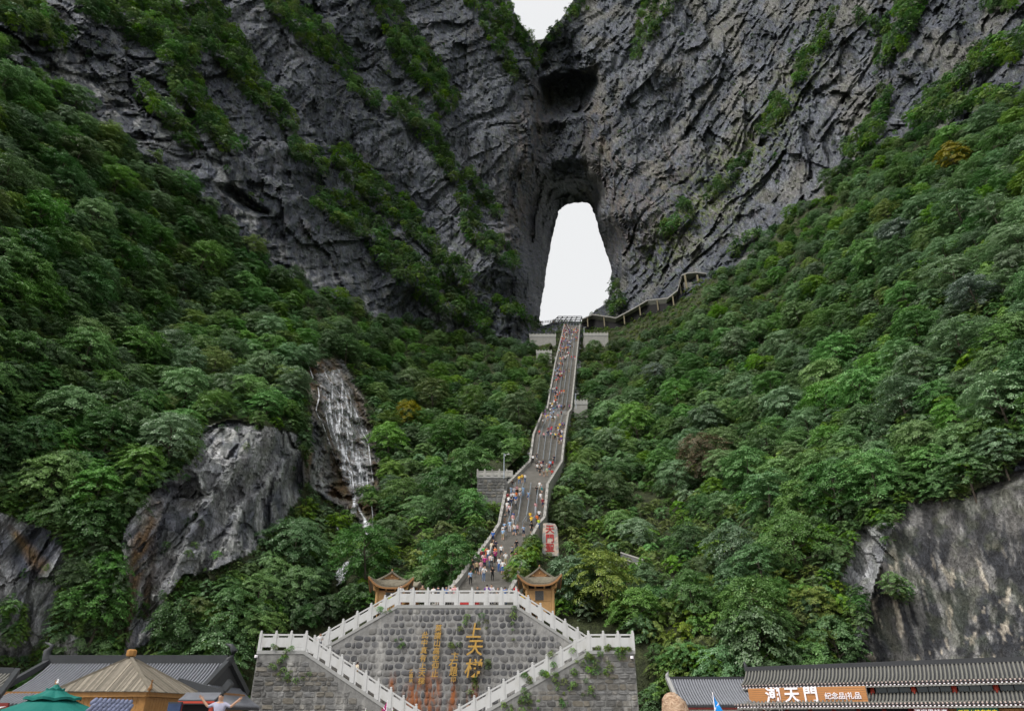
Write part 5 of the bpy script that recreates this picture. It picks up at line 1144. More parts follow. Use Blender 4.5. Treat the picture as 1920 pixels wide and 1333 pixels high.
tiled_face(hall, (gx0+.25, 47.0, zsk), (gx0+.25, 53.0, zsk), (gx0+1.7, 47.0, zsk-1.15), 16, .15, .09, tri=.0)
tiled_face(hall, (gx0-1.2, 47.0, zsk+.02), (gx0+.35, 47.0, zsk+.02), (gx0-1.2, 45.0, zsk-1.05), 8, .15, .07)
swoop(hall, Vector((gx0-1.4, 46.6, zsk+.25)), Vector((gx0+2.2, 45.6, zsk-.55)), .26, .4, M_dark, 'hip_ridge', 0.0, .75)
# --- low roof at the far left edge
lr = thing('eave_roof', 'low grey tiled roof with red eave at the left edge', 'building', tuple(at_y(0, 1333, 38)))
la, lb = at_y(-70, 1262, 40), at_y(22, 1280, 40); 
tiled_face(lr, la, Vector((lb.x+.2, 40, la.z)), la+Vector((0, -2.6, -1.35)), 15, .15, .07, (M_tileg, M_tileb), tri=.8)
swoop(lr, la+Vector((0, 0, .15)), Vector((lb.x, 40, la.z+.1)), .3, .35, M_dark, 'ridge'); swoop(lr, Vector((lb.x+.1, 40, la.z+.12)), Vector((lb.x+1.1, 37.6, la.z-1.2)), .24, .3, M_dark, 'hip_ridge')
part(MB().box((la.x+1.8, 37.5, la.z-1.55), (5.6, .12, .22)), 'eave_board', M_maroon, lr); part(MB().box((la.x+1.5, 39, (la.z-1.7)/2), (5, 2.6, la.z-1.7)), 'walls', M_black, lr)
# --- board-roofed pavilion
pA, pB, pC = Vector((-15.75, 33, 2.78)), Vector((-20.95, 35, 2.86)), Vector((-15.55, 37.6, 2.80)); pD = pB+pC-pA; pT = Vector(((pB.x+pC.x)/2-.35, (pB.y+pC.y)/2, at_y(242, 1233, 36.2).z))
pav = thing('board_roof_pavilion', 'square timber pavilion with weathered board pyramid roof', 'pavilion', ((pA.x+pD.x)/2, (pA.y+pD.y)/2, 0))
M_board = simple('weathered_board', (.165, .145, .115), .85, .4, 5, rnd=.4); M_cedar = simple('golden_cedar', (.31, .155, .045), .5, .3, 5)
g = random.Random(4)
for P_, Q_, n in ((pB, pA, 44), (pA, pC, 38), (pC, pD, 12), (pD, pB, 12)):
    ex = (Q_-P_); dn_ = ((P_+Q_)/2-pT); nrm = ex.cross(dn_).normalized(); nrm = nrm if nrm.z > 0 else -nrm; diag = ex.normalized()*(.0)
    for i in range(n):
        t0, t1 = (i+.04)/n, (i+.96)/n; tm = (t0+t1)/2
        q = min(1.0, 2*min(tm, 1-tm)+.02); 
        def on(t, k): e0 = P_.lerp(Q_, t); m0 = (P_+Q_)/2; return e0+(pT-m0)*k
        k0, k1 = 2*min(t0, 1-t0), 2*min(t1, 1-t1); th = nrm*g.uniform(.02, .05)
        b4 = [on(t0, -.04), on(t1, -.04), on(t1, k1), on(t0, k0)]; part(MB().hexa(b4, [v+th for v in b4]), 'roof_board', M_board, pav)
for c_ in (pA, pB, pC, pD): part(MB().bar(pT+Vector((0, 0, .05)), c_+Vector((0, 0, .07)), .12, .10), 'hip_batten', M_board, pav)
for c_ in (pA, pB): d_ = (c_-pT); d_.z = 0; d_.normalize(); part(MB().tube([c_-d_*.1, c_+d_*.10+Vector((0, 0, .12)), c_+d_*.14+Vector((0, 0, .42))], [.09, .08, .05], 6), 'corner_horn', M_woodd, pav)
part(MB().lathe([(.07, 0), (.07, .12), (.22, .13), (.24, .2), (.24, .38), (.16, .44)], 8, tuple(pT+Vector((0, 0, -.05)))), 'finial', M_cedar, pav)
cen = (pA+pD)/2
def ins_(p, k=.83): q = cen+(p-cen)*k; return Vector((q.x, q.y, 0))
for P_, Q_ in ((pB, pA), (pA, pC)):
    a, b = ins_(P_), ins_(Q_); n = 16; ex = (b-a)/n; nn = Vector((ex.y, -ex.x, 0)).normalized()*.02
    for i in range(n): c0, c1 = a+ex*(i+.03), a+ex*(i+.97); part(MB().hexa([c0, c1, c1+nn*4, c0+nn*4], [v+Vector((0, 0, 2.55)) for v in (c0, c1, c1+nn*4, c0+nn*4)]), 'wall_board', M_cedar, pav)
    a2, b2 = ins_(P_, .95), ins_(Q_, .95); part(MB().bar(a2+Vector((0, 0, 2.66)), b2+Vector((0, 0, 2.66)), .12, .2), 'eave_beam', M_cedar, pav)
for c_ in (pA, pB, pC): q = ins_(c_, .85); part(MB().box((q.x, q.y, 1.3), (.26, .26, 2.6)), 'post', M_cedar, pav)
part(MB().prism([ins_(pB, .8)+Vector((0, 0, 2.5)), ins_(pA, .8)+Vector((0, 0, 2.5)), ins_(pC, .8)+Vector((0, 0, 2.5)), ins_(pD, .8)+Vector((0, 0, 2.5))], (0, 0, .1)), 'ceiling', M_woodd, pav)
# --- green parasol
ux, uY = at_y(107, 1281, 23), 23.0; M_green = simple('green_canvas', (.004, .125, .105), .7, .12, 3)
um = thing('parasol', 'large two-tier green parasol with white print', 'parasol', (ux.x, uY, 0)); zt = ux.z
MB().tube([(0, 0, 0), (0, 0, zt)], .035, 8).build('pole', M_wood, um)
def tier(r0, z0, r1, z1, nm, n=8, sag=.06):
    v = []; f = []
    for j in range(5):
        t = j/4; r = r0+(r1-r0)*t; z_ = z0+(z1-z0)*t-sag*math.sin(PI*t)
        for k in range(n*4): a_ = 2*PI*(k/(n*4))+.2; q = abs(math.cos(n*(a_-.2)/2)); rr_ = r*(1-.06*(1-q)*t); v.append((rr_*math.cos(a_), rr_*math.sin(a_), z_-.05*(1-q)*t))
    N_ = n*4
    for j in range(4):
        for k in range(N_): f.append((j*N_+k, j*N_+(k+1) % N_, (j+1)*N_+(k+1) % N_, (j+1)*N_+k))
    v += [(x_, y_, z_-.07) for x_, y_, z_ in v[4*N_:5*N_]]; f += [(4*N_+k, 4*N_+(k+1) % N_, 5*N_+(k+1) % N_, 5*N_+k) for k in range(N_)]
    return MB().add(v, f).build(nm, M_green, um)
tier(.05, zt-.02, .26, zt-.12, 'vent_cap'); tier(.12, zt-.1, .78, zt-.36, 'upper_canopy'); tier(.40, zt-.36, 1.95, zt-.86, 'lower_canopy')
MB().lathe([(.02, 0), (.045, .03), (.02, .07), (.035, .09), (.01, .13)], 8, (0, 0, zt)).build('finial', M_lwhite, um)
for k in range(8):
    a_ = 2*PI*k/8+.2; MB().tube([(0.05*math.cos(a_), .05*math.sin(a_), zt-1.2), (1.1*math.cos(a_), 1.1*math.sin(a_), zt-.70)], .014, 5).build('rib', M_steel, um)
a_ = math.radians(226); rr_ = 1.28; lm = glyphs('REAL', .24, .004, M_lwhite, .02); o = link('print', lm, um); sl_ = math.atan2(.5, 1.55)
o.location = (rr_*math.cos(a_), rr_*math.sin(a_), zt-.36-(rr_-.4)*.5/1.55-.015); o.rotation_euler = Matrix(((-math.sin(a_), -math.cos(a_)*math.cos(sl_), math.cos(a_)*math.sin(sl_)), (math.cos(a_), -math.sin(a_)*math.cos(sl_), math.sin(a_)*math.sin(sl_)), (0, math.sin(sl_), math.cos(sl_)))).to_euler()
# --- small blue-grey scalloped roof in front of the pavilion
M_blue = simple('blue_tile', (.15, .17, .26), .6, .25, 5, rnd=.2)
q0 = at_y(172, 1318, 17.5); q1 = at_y(246, 1322, 18.5)
sr = thing('stall_roof', 'little blue grey scalloped tile canopy in front of the pavilion', 'stall', (q0.x, 17.5, 0)); n = 9
part(MB().box(((q0.x+q1.x)/2+.05, 17.9, q0.z-.75), (1.0, .7, .9)), 'cabinet', M_woodd, sr); part(MB().tube([(q0.x+.1, 17.6, 0), (q0.x+.1, 17.6, q0.z)], .03, 6), 'post', M_wood, sr)
for j in range(4):
    for i in range(n): c_ = q0.lerp(q1, (i+.5+.5*(j % 2))/n)+Vector((.04*j, -.12*j-.02, .03-.085*j)); part(MB().tube([c_+Vector((0, .09, .06)), c_+Vector((.01, -.07, -.03))], [.045, .062], 8), 'tile', M_blue, sr, True)
# --- red stall behind the man
rs = thing('red_stall', 'red painted stall front under a small tiled eave', 'stall', (at_y(370, 1330, 32).x, 32, 0)); ra, rb_ = at_y(338, 1315, 32), at_y(402, 1314, 32)
part(MB().box(((ra.x+rb_.x)/2, 32.6, ra.z-.25), (rb_.x-ra.x, .8, .42)), 'fascia', M_black, rs); tiled_face(rs, ra+Vector((0, .5, .32)), Vector((rb_.x, 32.5, ra.z+.32)), ra+Vector((0, -.12, .04)), 18, .03, .04)
part(MB().box(((ra.x+rb_.x)/2, 31.9, ra.z-.02), (rb_.x-ra.x+.1, .06, .08)), 'eave_board', M_red, rs); part(MB().box(((ra.x+rb_.x)/2, 32.1, ra.z-.60), (rb_.x-ra.x-.2, .08, .14)), 'lattice_rail', M_red, rs)
for px in (398, 340): part(MB().box((at_y(px, 1320, 32.1).x, 32.05, ra.z/2), (.13, .13, ra.z)), 'post', M_red, rs)
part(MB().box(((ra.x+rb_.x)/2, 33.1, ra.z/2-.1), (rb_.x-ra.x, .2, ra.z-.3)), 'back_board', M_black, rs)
sc0 = at_y(328, 1322, 31); cb = thing('display_screen', 'dark blue display screen beside the red stall', 'screen', (sc0.x, 31, 0)); part(MB().box((sc0.x, 31, 1.25), (.5, .12, 2.0)), 'panel', simple('dark_blue_print', (.03, .05, .11), .3, .6, 3), cb); part(MB().box((sc0.x, 31.02, 2.28), (.54, .16, .06)), 'top_frame', M_dark, cb)
# --- souvenir shop on the right
kA = at_y(1400, 1257, 66.0); kB = at_y(1920, 1238, 54.3); kB.z = kA.z; eS = Vector((kB.x-kA.x, kB.y-kA.y, 0)).normalized(); nS = Vector((eS.y, -eS.x, 0)); nS = nS if nS.y < 0 else -nS
kB = kB+eS*4
shop = thing('souvenir_shop', 'long two-storey shop with grey tiled roofs and red columns', 'building', tuple(kA)[:2]+(0,))
def on_plane(px, py, w):                                        # the point seen at a pixel on the plane w metres in front of the ridge
    a = Vector(at(px, py, 1))-Vector(CAM); p0 = kA+nS*w; t = (p0-Vector(CAM)).dot(nS)/a.dot(nS); return Vector(CAM)+a*t
zE = on_plane(1500, 1282, 1.9).z; zL0 = on_plane(1760, 1298.5, 1.35).z; zL1 = on_plane(1760, 1316.5, 4.1).z; Lk = (kB-kA).length
cur = tiled_face(shop, kA, kB, Vector((kA.x, kA.y, zE))+nS*1.9, 88, .28, .085, (M_tileg, M_tileb))
swoop(shop, kA+Vector((0, 0, .12)), kB+Vector((0, 0, .12)), .3, .36, M_tileb, 'ridge'); part(MB().tube([kA, kA+Vector((-.05, 0, .4)), kA-eS*.12+Vector((0, 0, .75))], [.2, .16, .05], 6), 'ridge_horn', M_tileb, shop)
M_drip = simple('pale_drip_tile', (.45, .36, .33), .7, .3, 8)
def eave_trim(z, w, u0, u1, n):
    a, b = kA+eS*u0+nS*w, kA+eS*u1+nS*w; a.z = b.z = z; drip = MB().lathe([(.05, -.045), (.07, 0), (.05, .045)], 8).mesh('drip_tile', M_drip)
    for i in range(n): put(drip, 'drip_tile', shop, a.lerp(b, (i+.5)/n)+nS*.05, None, (PI/2, 0, math.atan2(nS.x, -nS.y)))
    part(MB().bar(a-nS*.06-Vector((0, 0, .08)), b-nS*.06-Vector((0, 0, .08)), .08, .10), 'red_eave', M_red, shop); dents = MB()
    for i in range(n): c_ = a.lerp(b, (i+.5)/n)-nS*.02-Vector((0, 0, .17)); dents.bar(c_-eS*.055, c_+eS*.055, .10, .08)
    o = part(dents, 'rafter_ends', M_lwhite, shop); part(MB().bar(a-nS*.1-Vector((0, 0, .26)), b-nS*.1-Vector((0, 0, .26)), .1, .12), 'eave_beam', M_conc, shop)
eave_trim(zE-.02, 1.9, 0, Lk, 88)
def along(p): return (p-kA).dot(eS)
u_in = along(on_plane(1636, 1300, 1.3))
zw1 = zE-.30; zw0 = zL0-.02
pw = lambda u, w, z: Vector((kA.x+eS.x*u+nS.x*w, kA.y+eS.y*u+nS.y*w, z))
def slabw(name, u0, u1, w0, w1, z0, z1, mat, par=None): return part(MB().hexa([pw(u0, w0, z0), pw(u1, w0, z0), pw(u1, w1, z0), pw(u0, w1, z0)], [pw(u0, w0, z1), pw(u1, w0, z1), pw(u1, w1, z1), pw(u0, w1, z1)]), name, mat, par or shop)
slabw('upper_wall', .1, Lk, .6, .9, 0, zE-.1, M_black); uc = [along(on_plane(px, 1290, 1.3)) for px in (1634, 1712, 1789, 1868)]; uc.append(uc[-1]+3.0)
for u in uc: part(MB().tube([pw(u, 1.25, zw0-.4), pw(u, 1.25, zw1+.05)], .17, 12), 'column', M_red, shop, True)
for a, b in zip(uc[:-1], uc[1:]):
    for k in range(3): u0 = a+.2+(b-a-.4)*k/3; u1 = a+.2+(b-a-.4)*(k+1)/3; o = slabw('window', u0+.03, u1-.03, .95, 1.0, zw0+.08, zw1-.04, M_glass); 
    slabw('window_frame', a+.17, b-.17, .96, 1.04, zw1-.038, zw1+.04, M_dark); slabw('window_frame', a+.17, b-.17, .96, 1.04, zw0, zw0+.078, M_dark)
tiled_face(shop, pw(u_in-1.2, 1.35, zL0), pw(Lk, 1.35, zL0), pw(u_in-1.2, 4.1, zL1), 62, .3, .085, (M_tileg, M_tileb))
eave_trim(zL1-.02, 4.1, -.2, Lk, 92)
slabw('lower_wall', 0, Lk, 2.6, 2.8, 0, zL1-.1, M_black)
for k in range(14): u = .4+k*1.75; part(MB().tube([pw(u, 3.6, 0), pw(u, 3.6, zL1-.3)], .15, 10), 'column', M_maroon, shop, True)
for k in range(13): u = .4+k*1.75; slabw('window', u+.25, u+1.5, 2.85, 2.9, .6, zL1-.55, M_glass)
tiled_face(shop, pw(-.1, 3.3, zL1+.16), pw(u_in-1.25, 3.3, zL1+.16), pw(-.1, 4.1, zL1), 30, .1, .085, (M_tileg, M_tileb))
sg = [on_plane(px, py, 2.75) for px, py in ((1403, 1291), (1622, 1284.5), (1625, 1314), (1405, 1318))]
sgn_ = thing('shop_sign', 'orange shop sign board with large white characters on the souvenir shop', 'sign', sg[3]); zt_, zb_ = (sg[0].z+sg[1].z)/2, (sg[2].z+sg[3].z)/2; u0, u1 = along(sg[0]), along(sg[1])
nb_ = 7
for k in range(nb_): slabw('board', u0, u1, 2.75, 2.86, zb_+(zt_-zb_)*k/nb_+.008, zb_+(zt_-zb_)*(k+1)/nb_-.008, M_orange, sgn_)
slabw('backing', u0-.03, u1+.03, 2.60, 2.745, zb_-.03, zt_+.03, M_conc, sgn_)
rotz = math.atan2(eS.y, eS.x)
for ch, px, py, hp in (('潮', 1449, 1303, 26), ('天', 1485, 1302.5, 26), ('門', 1520, 1301, 25), ('纪念品|礼品', 1580, 1304.5, 11.2)):
    c_ = on_plane(px, py, 2.90); put(glyphs(ch, hp*c_.y/1.1/F*1.08, .03, M_lwhite, .022 if len(ch) == 1 else .012), 'lettering', sgn_, c_, None, (PI/2, 0, rotz))
for px0, px1, lab, mt, txt, tm in ((1712, 1777, 'maroon shop sign with white lettering under the lower eave', M_maroon, '張家界特产', M_lwhite), (1793, 1870, 'green shop sign with yellow lettering under the lower eave', simple('green_sign', (.01, .10, .055), .5), '天门山特产商店', simple('yellow_letters', (.85, .62, .03), .5))):
    a, b = on_plane(px0, 1327, 3.85), on_plane(px1, 1325, 3.85); s_ = thing('shop_sign', lab, 'sign', (a.x, a.y, a.z-.9)); slabw('board', along(a), along(b), 3.85, 3.9, a.z-.9, a.z, mt, s_)
    c_ = a.lerp(b, .5)+nS*.09; c_.z = a.z-.26; put(glyphs(txt, (b-a).length/len(txt)*.95, .015, tm, .012), 'lettering', s_, c_, None, (PI/2, 0, rotz))
sd_ = thing('wooden_shopfront', 'golden wood shopfront under the lower eave at the right edge', 'shopfront', pw(along(on_plane(1780, 1326, 3.7)), 3.7, 0))
ua = along(on_plane(1778, 1326, 3.5))
for k in range(26): slabw('board', ua+k*.3, ua+k*.3+.285, 3.4, 3.46, 0, zL1-.4, M_cedar, sd_)
# scaffold under the sign
sf = thing('scaffold', 'light tubular scaffold under the orange sign', 'scaffold', on_plane(1415, 1330, 3.2)); 
for px in (1411, 1416, 1459, 1464): c_ = on_plane(px, 1317, 4.4); part(MB().tube([(c_.x, c_.y, 0), c_], .025, 5), 'standard', M_conc, sf)
a, b = on_plane(1411, 1318, 4.4), on_plane(1464, 1317, 4.4); part(MB().tube([a, b], .025, 5), 'ledger', M_conc, sf); part(MB().tube([on_plane(1418, 1319, 4.4), on_plane(1440, 1334, 4.4)], .02, 5), 'brace', M_conc, sf); part(MB().tube([on_plane(1459, 1319, 4.4), on_plane(1440, 1334, 4.4)], .02, 5), 'brace', M_conc, sf)
# --- shop wing
wA, wB = at_y(1254, 1274, 66.0), at_y(1402, 1273, 66.0); wB.z = wA.z
wg = thing('shop_wing', 'lower grey tiled wing at the left end of the souvenir shop', 'building', (wA.x, 66, 0)); ez = at_y(1300, 1322, 62.6).z
tiled_face(wg, wA, wB, Vector((wA.x, 62.6, ez)), 30, .2, .10, (M_tile, M_tileb)); swoop(wg, wA+Vector((0, 0, .1)), wB+Vector((0, 0, .1)), .25, .3, M_tileb, 'ridge')
swoop(wg, wA+Vector((-.1, 0, .1)), Vector((wA.x-.1, 62.6, ez+.1)), .3, .3, M_grey, 'gable_ridge'); part(MB().tube([wA+Vector((-.1, 0, 0)), wA+Vector((-.12, 0, .4)), wA+Vector((.05, 0, .75))], [.2, .16, .04], 6), 'ridge_horn', M_grey, wg)
part(MB().box(((wA.x+wB.x)/2, 62.7, ez-.2), (wB.x-wA.x, .12, .16)), 'red_eave', M_maroon, wg); part(MB().box(((wA.x+wB.x)/2, 62.75, ez-.36), (wB.x-wA.x, .12, .12)), 'eave_beam', M_conc, wg)
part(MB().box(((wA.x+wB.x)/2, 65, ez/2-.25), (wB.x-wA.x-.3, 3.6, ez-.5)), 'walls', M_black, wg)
for k in range(4): part(MB().box((wA.x+1.1+k*1.75, 63.15, ez-1.05), (1.5, .06, 1.2)), 'window', M_glass, wg)
# --- boulder, flags
def sand_mat():
    t = NT('pink_sandstone'); v = t.obj(); c = t.ramp(t.noise(t.scale(v, (1, 1, 2.2), (0, .7, 0)), 2.6, 6, .7, 1.2), [(.32, (.10, .06, .04)), (.42, (.30, .19, .12)), (.52, (.46, .32, .22)), (.7, (.58, .45, .34))]); return t.done(t.pbr(c, .9, t.bump(t.noise(v, 4, 6, .7), 1.0, .15), .2))
bo = at_y(1266, 1300, 31.0); bl = thing('boulder', 'rounded pinkish sandstone boulder in front of the shop wing', 'boulder', (bo.x, 31, 0))
prof = [(1244.5, 1340), (1244, 1322), (1243.5, 1308), (1247, 1301), (1254, 1297.5), (1262, 1297.5), (1270, 1302), (1279, 1311), (1286, 1322), (1291, 1333), (1294, 1342)]
pf = [at_y(a, b, 31) for a, b in prof]; v, f = [], []; nl = 9
for j in range(nl):
    t = -1+2*j/(nl-1); k = math.sqrt(max(0.02, 1-t*t*.97)); cxp = sum(p.x for p in pf)/len(pf); c0 = pf[0].z-.2
    for p in pf: q = noise_ = .05*math.sin(p.x*9+j*2.1)+.04*math.sin(p.z*13+j); q += .05*float(perlin(np.array([[p.x*2.3, j*.6, p.z*2.3]]))[0]); v.append(((cxp+(p.x-cxp)*(.45+.55*k)+q), 31+.7*t+q*.6, c0+(p.z-c0)*(.55+.45*k)+q*.5))
np2 = len(pf)
for j in range(nl-1):
    for i in range(np2-1): a = j*np2+i; f.append((a, a+1, a+np2+1, a+np2))
f += [tuple(range(np2)), tuple(range((nl-1)*np2, nl*np2))]; ob = part(MB().add(v, f), 'stone', sand_mat(), bl, True)
for k, py in enumerate((1320, 1327)):
    c_ = at_y(1280, py, 30.35); part(MB().box((c_.x, 30.55, c_.z), (.05, .3, .03)), 'carved_stroke', M_dark, bl); part(MB().box((c_.x+.02, 30.55, c_.z+.02), (.02, .3, .07)), 'carved_stroke', M_dark, bl)
def flag(label, px, pyt, Y, col, tilt, w, h, stripe=None):
    p = at_y(px, pyt, Y); t = thing('pennant', label, 'flag', (p.x, Y, 0), 0, 'guide flags on poles'); MB().tube([(0, 0, 0), (tilt*.4, 0, p.z)], .016, 6).build('pole', M_lwhite, t)
    v = []; n = 7; top = p.z-.03
    for i in range(n):
        q = i/(n-1); zz = top-h*q; x0 = tilt*.4*zz/p.z; v += [(x0, 0, zz), (x0+w*q*(1 if q < .9 else .8), .06*math.sin(q*6), zz+.12*q)]
    v2 = [(a, b+.01, c) for a, b, c in v]; m = MB().add(v+v2, [(2*i, 2*i+1, 2*i+3, 2*i+2) for i in range(n-1)]+[(2*n+2*i+2, 2*n+2*i+3, 2*n+2*i+1, 2*n+2*i) for i in range(n-1)]); m.build('cloth', simple('cloth_'+label.split()[0], col, .8, .15, 4), t)
    if stripe: m = MB(); a = v[2*4]; m.add([(v[8][0], -.012, v[8][2]), (v[7][0], v[7][1]-.012, v[7][2]), (v[7][0], v[7][1]-.012, v[7][2]+.06), (v[8][0], -.012, v[8][2]+.06)], [(0, 1, 2, 3)]); m.build('print', M_lwhite, t)
flag('bright blue pennant in front of the shop wing', 1337, 1297, 28, (.01, .22, .62), -.05, .34, .85, True); flag('dark magenta pennant at the foot of the left lower flight', 725, 1312, 40, (.26, .02, .11), .1, -.35, .8, True)
flag('lime green pennant just right of the magenta pennant', 735, 1328, 40, (.32, .62, .03), .1, .2, .5); flag('lime green pennant left of the magenta pennant', 686, 1327, 40, (.30, .60, .05), .0, .15, .5)
for lab, px, py in (('white dome camera on the left rubble wall corner', 480, 1231), ('white dome camera on the right rubble wall corner', 1185, 1233)):
    c_ = at_y(px, py, YF-.3); t = thing('security_camera', lab, 'camera', c_, 0, 'dome cameras on the wall corners'); MB().box((0, .16, .1), (.1, .3, .06)).build('bracket', M_lwhite, t); MB().lathe([(.10, .14), (.13, .1), (.13, -.05), (.11, -.06)], 10).build('housing', M_lwhite, t); MB().lathe([(.10, -.062), (.08, -.14), (.03, -.18)], 10).build('dome', M_dark, t)
# weeds in the wall joints
wd = []; 
for _ in range(60): wd.append(at_y(random.Random(_).uniform(745, 1160), 0, YW))
g = random.Random(77); pts = []; 
for px, py, Y, n, sx, sy in [(750,1205,YW,5,6,6),(1035,1270,YF,26,26,20),(1105,1240,YF,22,14,12),(1130,1262,YF,10,16,5),(980,1325,YF,16,22,6),(1160,1222,YF,10,16,4),(890,1290,YW,8,6,30),(870,1225,YW,4,6,30),(905,1170,YW,4,6,18),(545,1225,YF,9,14,6),(520,1250,YF,7,14,8),(555,1275,YF,9,14,8),(1085,1305,YF,8,22,9),(962,1170,YW,7,2,36),(850,1215,YW,4,4,4),(720,1150,YW,3,10,5),(915,1250,YW,3,4,4),(1170,1228,YF,6,10,4)]:
    for _ in range(n): c_ = at_y(px+g.gauss(0, sx), py+g.gauss(0, sy), Y-.02); pts.append(tuple(c_))
scatter('wall_weeds', pts, [g.uniform(.07, .22) for _ in pts], C_fresh, 'weeds and ferns sprouting from the wall joints', 33)
print('buildings', round(time.time()-T0, 1))
# ================================================================== PEOPLE
def cloth_mat(name, col): return simple(name, col, .85, .18, 6, bump=.3, spec=.2)
M_skin = simple('skin', (.52, .33, .24), .55, .12, 8); M_hair = simple('black_hair', (.012, .010, .010), .5, .3, 10); M_shoe = simple('shoes', (.30, .29, .28), .6, .6, 4, rnd=.6)
COLS = {'white': (.74, .74, .74), 'black': (.018, .018, .020), 'dark grey': (.06, .062, .066), 'grey': (.24, .25, .26), 'navy': (.022, .030, .075), 'blue': (.05, .14, .42), 'light blue': (.30, .45, .66), 'red': (.55, .035, .04), 'dark red': (.20, .025, .035),
        'pink': (.68, .36, .38), 'yellow': (.78, .50, .04), 'orange': (.75, .17, .035), 'purple': (.15, .06, .30), 'lilac': (.50, .36, .62), 'green': (.07, .36, .10), 'pale green': (.42, .58, .40), 'cream': (.70, .62, .48), 'brown': (.20, .13, .08), 'khaki': (.42, .34, .20), 'teal': (.05, .26, .28), 'magenta': (.42, .03, .20), 'lime': (.50, .60, .05), 'denim': (.12, .19, .33), 'pale': (.58, .56, .60), 'lilac grey': (.40, .40, .52)}
CM = {k: cloth_mat('cloth_'+k.replace(' ', '_'), tuple(.78*c_ for c_ in v)) for k, v in COLS.items()}
def person_mesh(name, arms, legs, lean=0.0, shorts=False, fingers=False, subd=1, skirt=False):
    """arms: ((elbow),(wrist)) for both sides, legs: ((knee),(ankle)) ; one continuous skin over the joints"""
    V, E, R, B = [], [], [], []
    def v(p, r): V.append(p); R.append(r if isinstance(r, tuple) else (r, r)); return len(V)-1
    def e(a, b, lab): E.append((a, b)); B.append(lab)
    ly = -lean
    pel = v((0, 0, .92), (.150, .105)); sp = v((0, ly*.4, 1.10), (.135, .098)); ch = v((0, ly*.8, 1.30), (.155, .108)); nb = v((0, ly, 1.45), (.060, .058)); hb = v((0, ly*1.08-.012, 1.525), (.084, .092)); hc = v((0, ly*1.12-.012, 1.60), (.100, .114)); ht = v((0, ly*1.12, 1.685), (.075, .086))
    e(pel, sp, 'shirt'); e(sp, ch, 'shirt'); e(ch, nb, 'neck'); e(nb, hb, 'head'); e(hb, hc, 'head'); e(hc, ht, 'head')
    if fingers:
        ns = v((0, ly*1.12-.122, 1.585), .016); e(hc, ns, 'head')
    for sx, (el, wr), (kn, an) in ((-1, arms[0], legs[0]), (1, arms[1], legs[1])):
        sh = v((sx*.175, ly*.85, 1.385), .066); a1 = v((sx*el[0], el[1]+ly*.8, el[2]), .047); a2 = v((sx*wr[0], wr[1]+ly*.8, wr[2]), .036)
        dv = Vector(V[a2])-Vector(V[a1]); dv.normalize(); hd = v(tuple(Vector(V[a2])+dv*.09), (.042, .026))
        e(ch, sh, 'shirt'); e(sh, a1, 'sleeve'); e(a1, a2, 'forearm'); e(a2, hd, 'hand')
        if fingers:
            side = dv.cross(Vector((0, 1, 0))).normalized()
            for k, ln in enumerate((.065, .078, .072, .055)):
                b = Vector(V[hd])+side*(k-1.5)*.021; f0 = v(tuple(b+dv*.015), .0095); f1 = v(tuple(b+dv*(.015+ln*.55)-Vector((0, .012, 0))), .0085); f2 = v(tuple(b+dv*(.015+ln)-Vector((0, .035, 0))), .007); e(hd, f0, 'hand'); e(f0, f1, 'hand'); e(f1, f2, 'hand')
            th = v(tuple(Vector(V[a2])+dv*.035-side*.045-Vector((0, .01, 0))), .011); t2 = v(tuple(Vector(V[a2])+dv*.075-side*.075-Vector((0, .02, 0))), .009); e(a2, th, 'hand'); e(th, t2, 'hand')
        hp = v((sx*.088, 0, .87), (.098, .10)); k1 = v((sx*kn[0], kn[1], kn[2]), .062); k2 = v((sx*an[0], an[1], an[2]), .042); ft = v((sx*an[0]*1.1, an[1]-.13, max(an[2]-.045, .035)), (.045, .035))
        e(pel, hp, 'thigh'); e(hp, k1, 'thigh'); e(k1, k2, 'shin'); e(k2, ft, 'foot')
    me = bpy.data.meshes.new(name); me.from_pydata(V, E, []); o = bpy.data.objects.new(name, me); COL.objects.link(o)
    md = o.modifiers.new('skin', 'SKIN'); md.use_smooth_shade = True
    for i, d_ in enumerate(me.skin_vertices[0].data): d_.radius = R[i]; d_.use_root = (i == 0)
    if subd: o.modifiers.new('sub', 'SUBSURF').levels = subd; o.modifiers['sub'].render_levels = subd
    bpy.context.view_layer.update(); rm = bpy.data.meshes.new_from_object(o.evaluated_get(bpy.context.evaluated_depsgraph_get())); bpy.data.objects.remove(o); bpy.data.meshes.remove(me)
    for k in range(5): rm.materials.append(M_skin)
    seg = [(Vector(V[a]), Vector(V[b])) for a, b in E]; mi = []
    for p in rm.polygons:
        c = p.center; best = 9; lab = 'shirt'
        for (a, b), l in zip(seg, B):
            d = b-a; t = max(0, min(1, (c-a).dot(d)/d.length_squared)); q = (c-a-d*t).length
            if q < best: best = q; lab = l; tt = t
        if lab == 'head': k = 1 if (c.z > 1.612 or (c.y > ly*1.1+.015 and c.z > 1.52)) else 0
        elif lab == 'neck': k = 0 if tt > .75 else 2
        elif lab in ('hand', 'forearm'): k = 0
        elif lab in ('shirt', 'sleeve'): k = 2 if c.z > .90 or lab == 'sleeve' else 3
        elif lab == 'thigh': k = 3
        elif lab == 'shin': k = 0 if shorts and tt > .12 else 3
        else: k = 4
        mi.append(k)
    rm.polygons.foreach_set('material_index', mi); zmin = min(vv.co.z for vv in rm.vertices); rm.transform(Matrix.Translation((0, 0, -zmin))); rm.name = 'person'; return rm
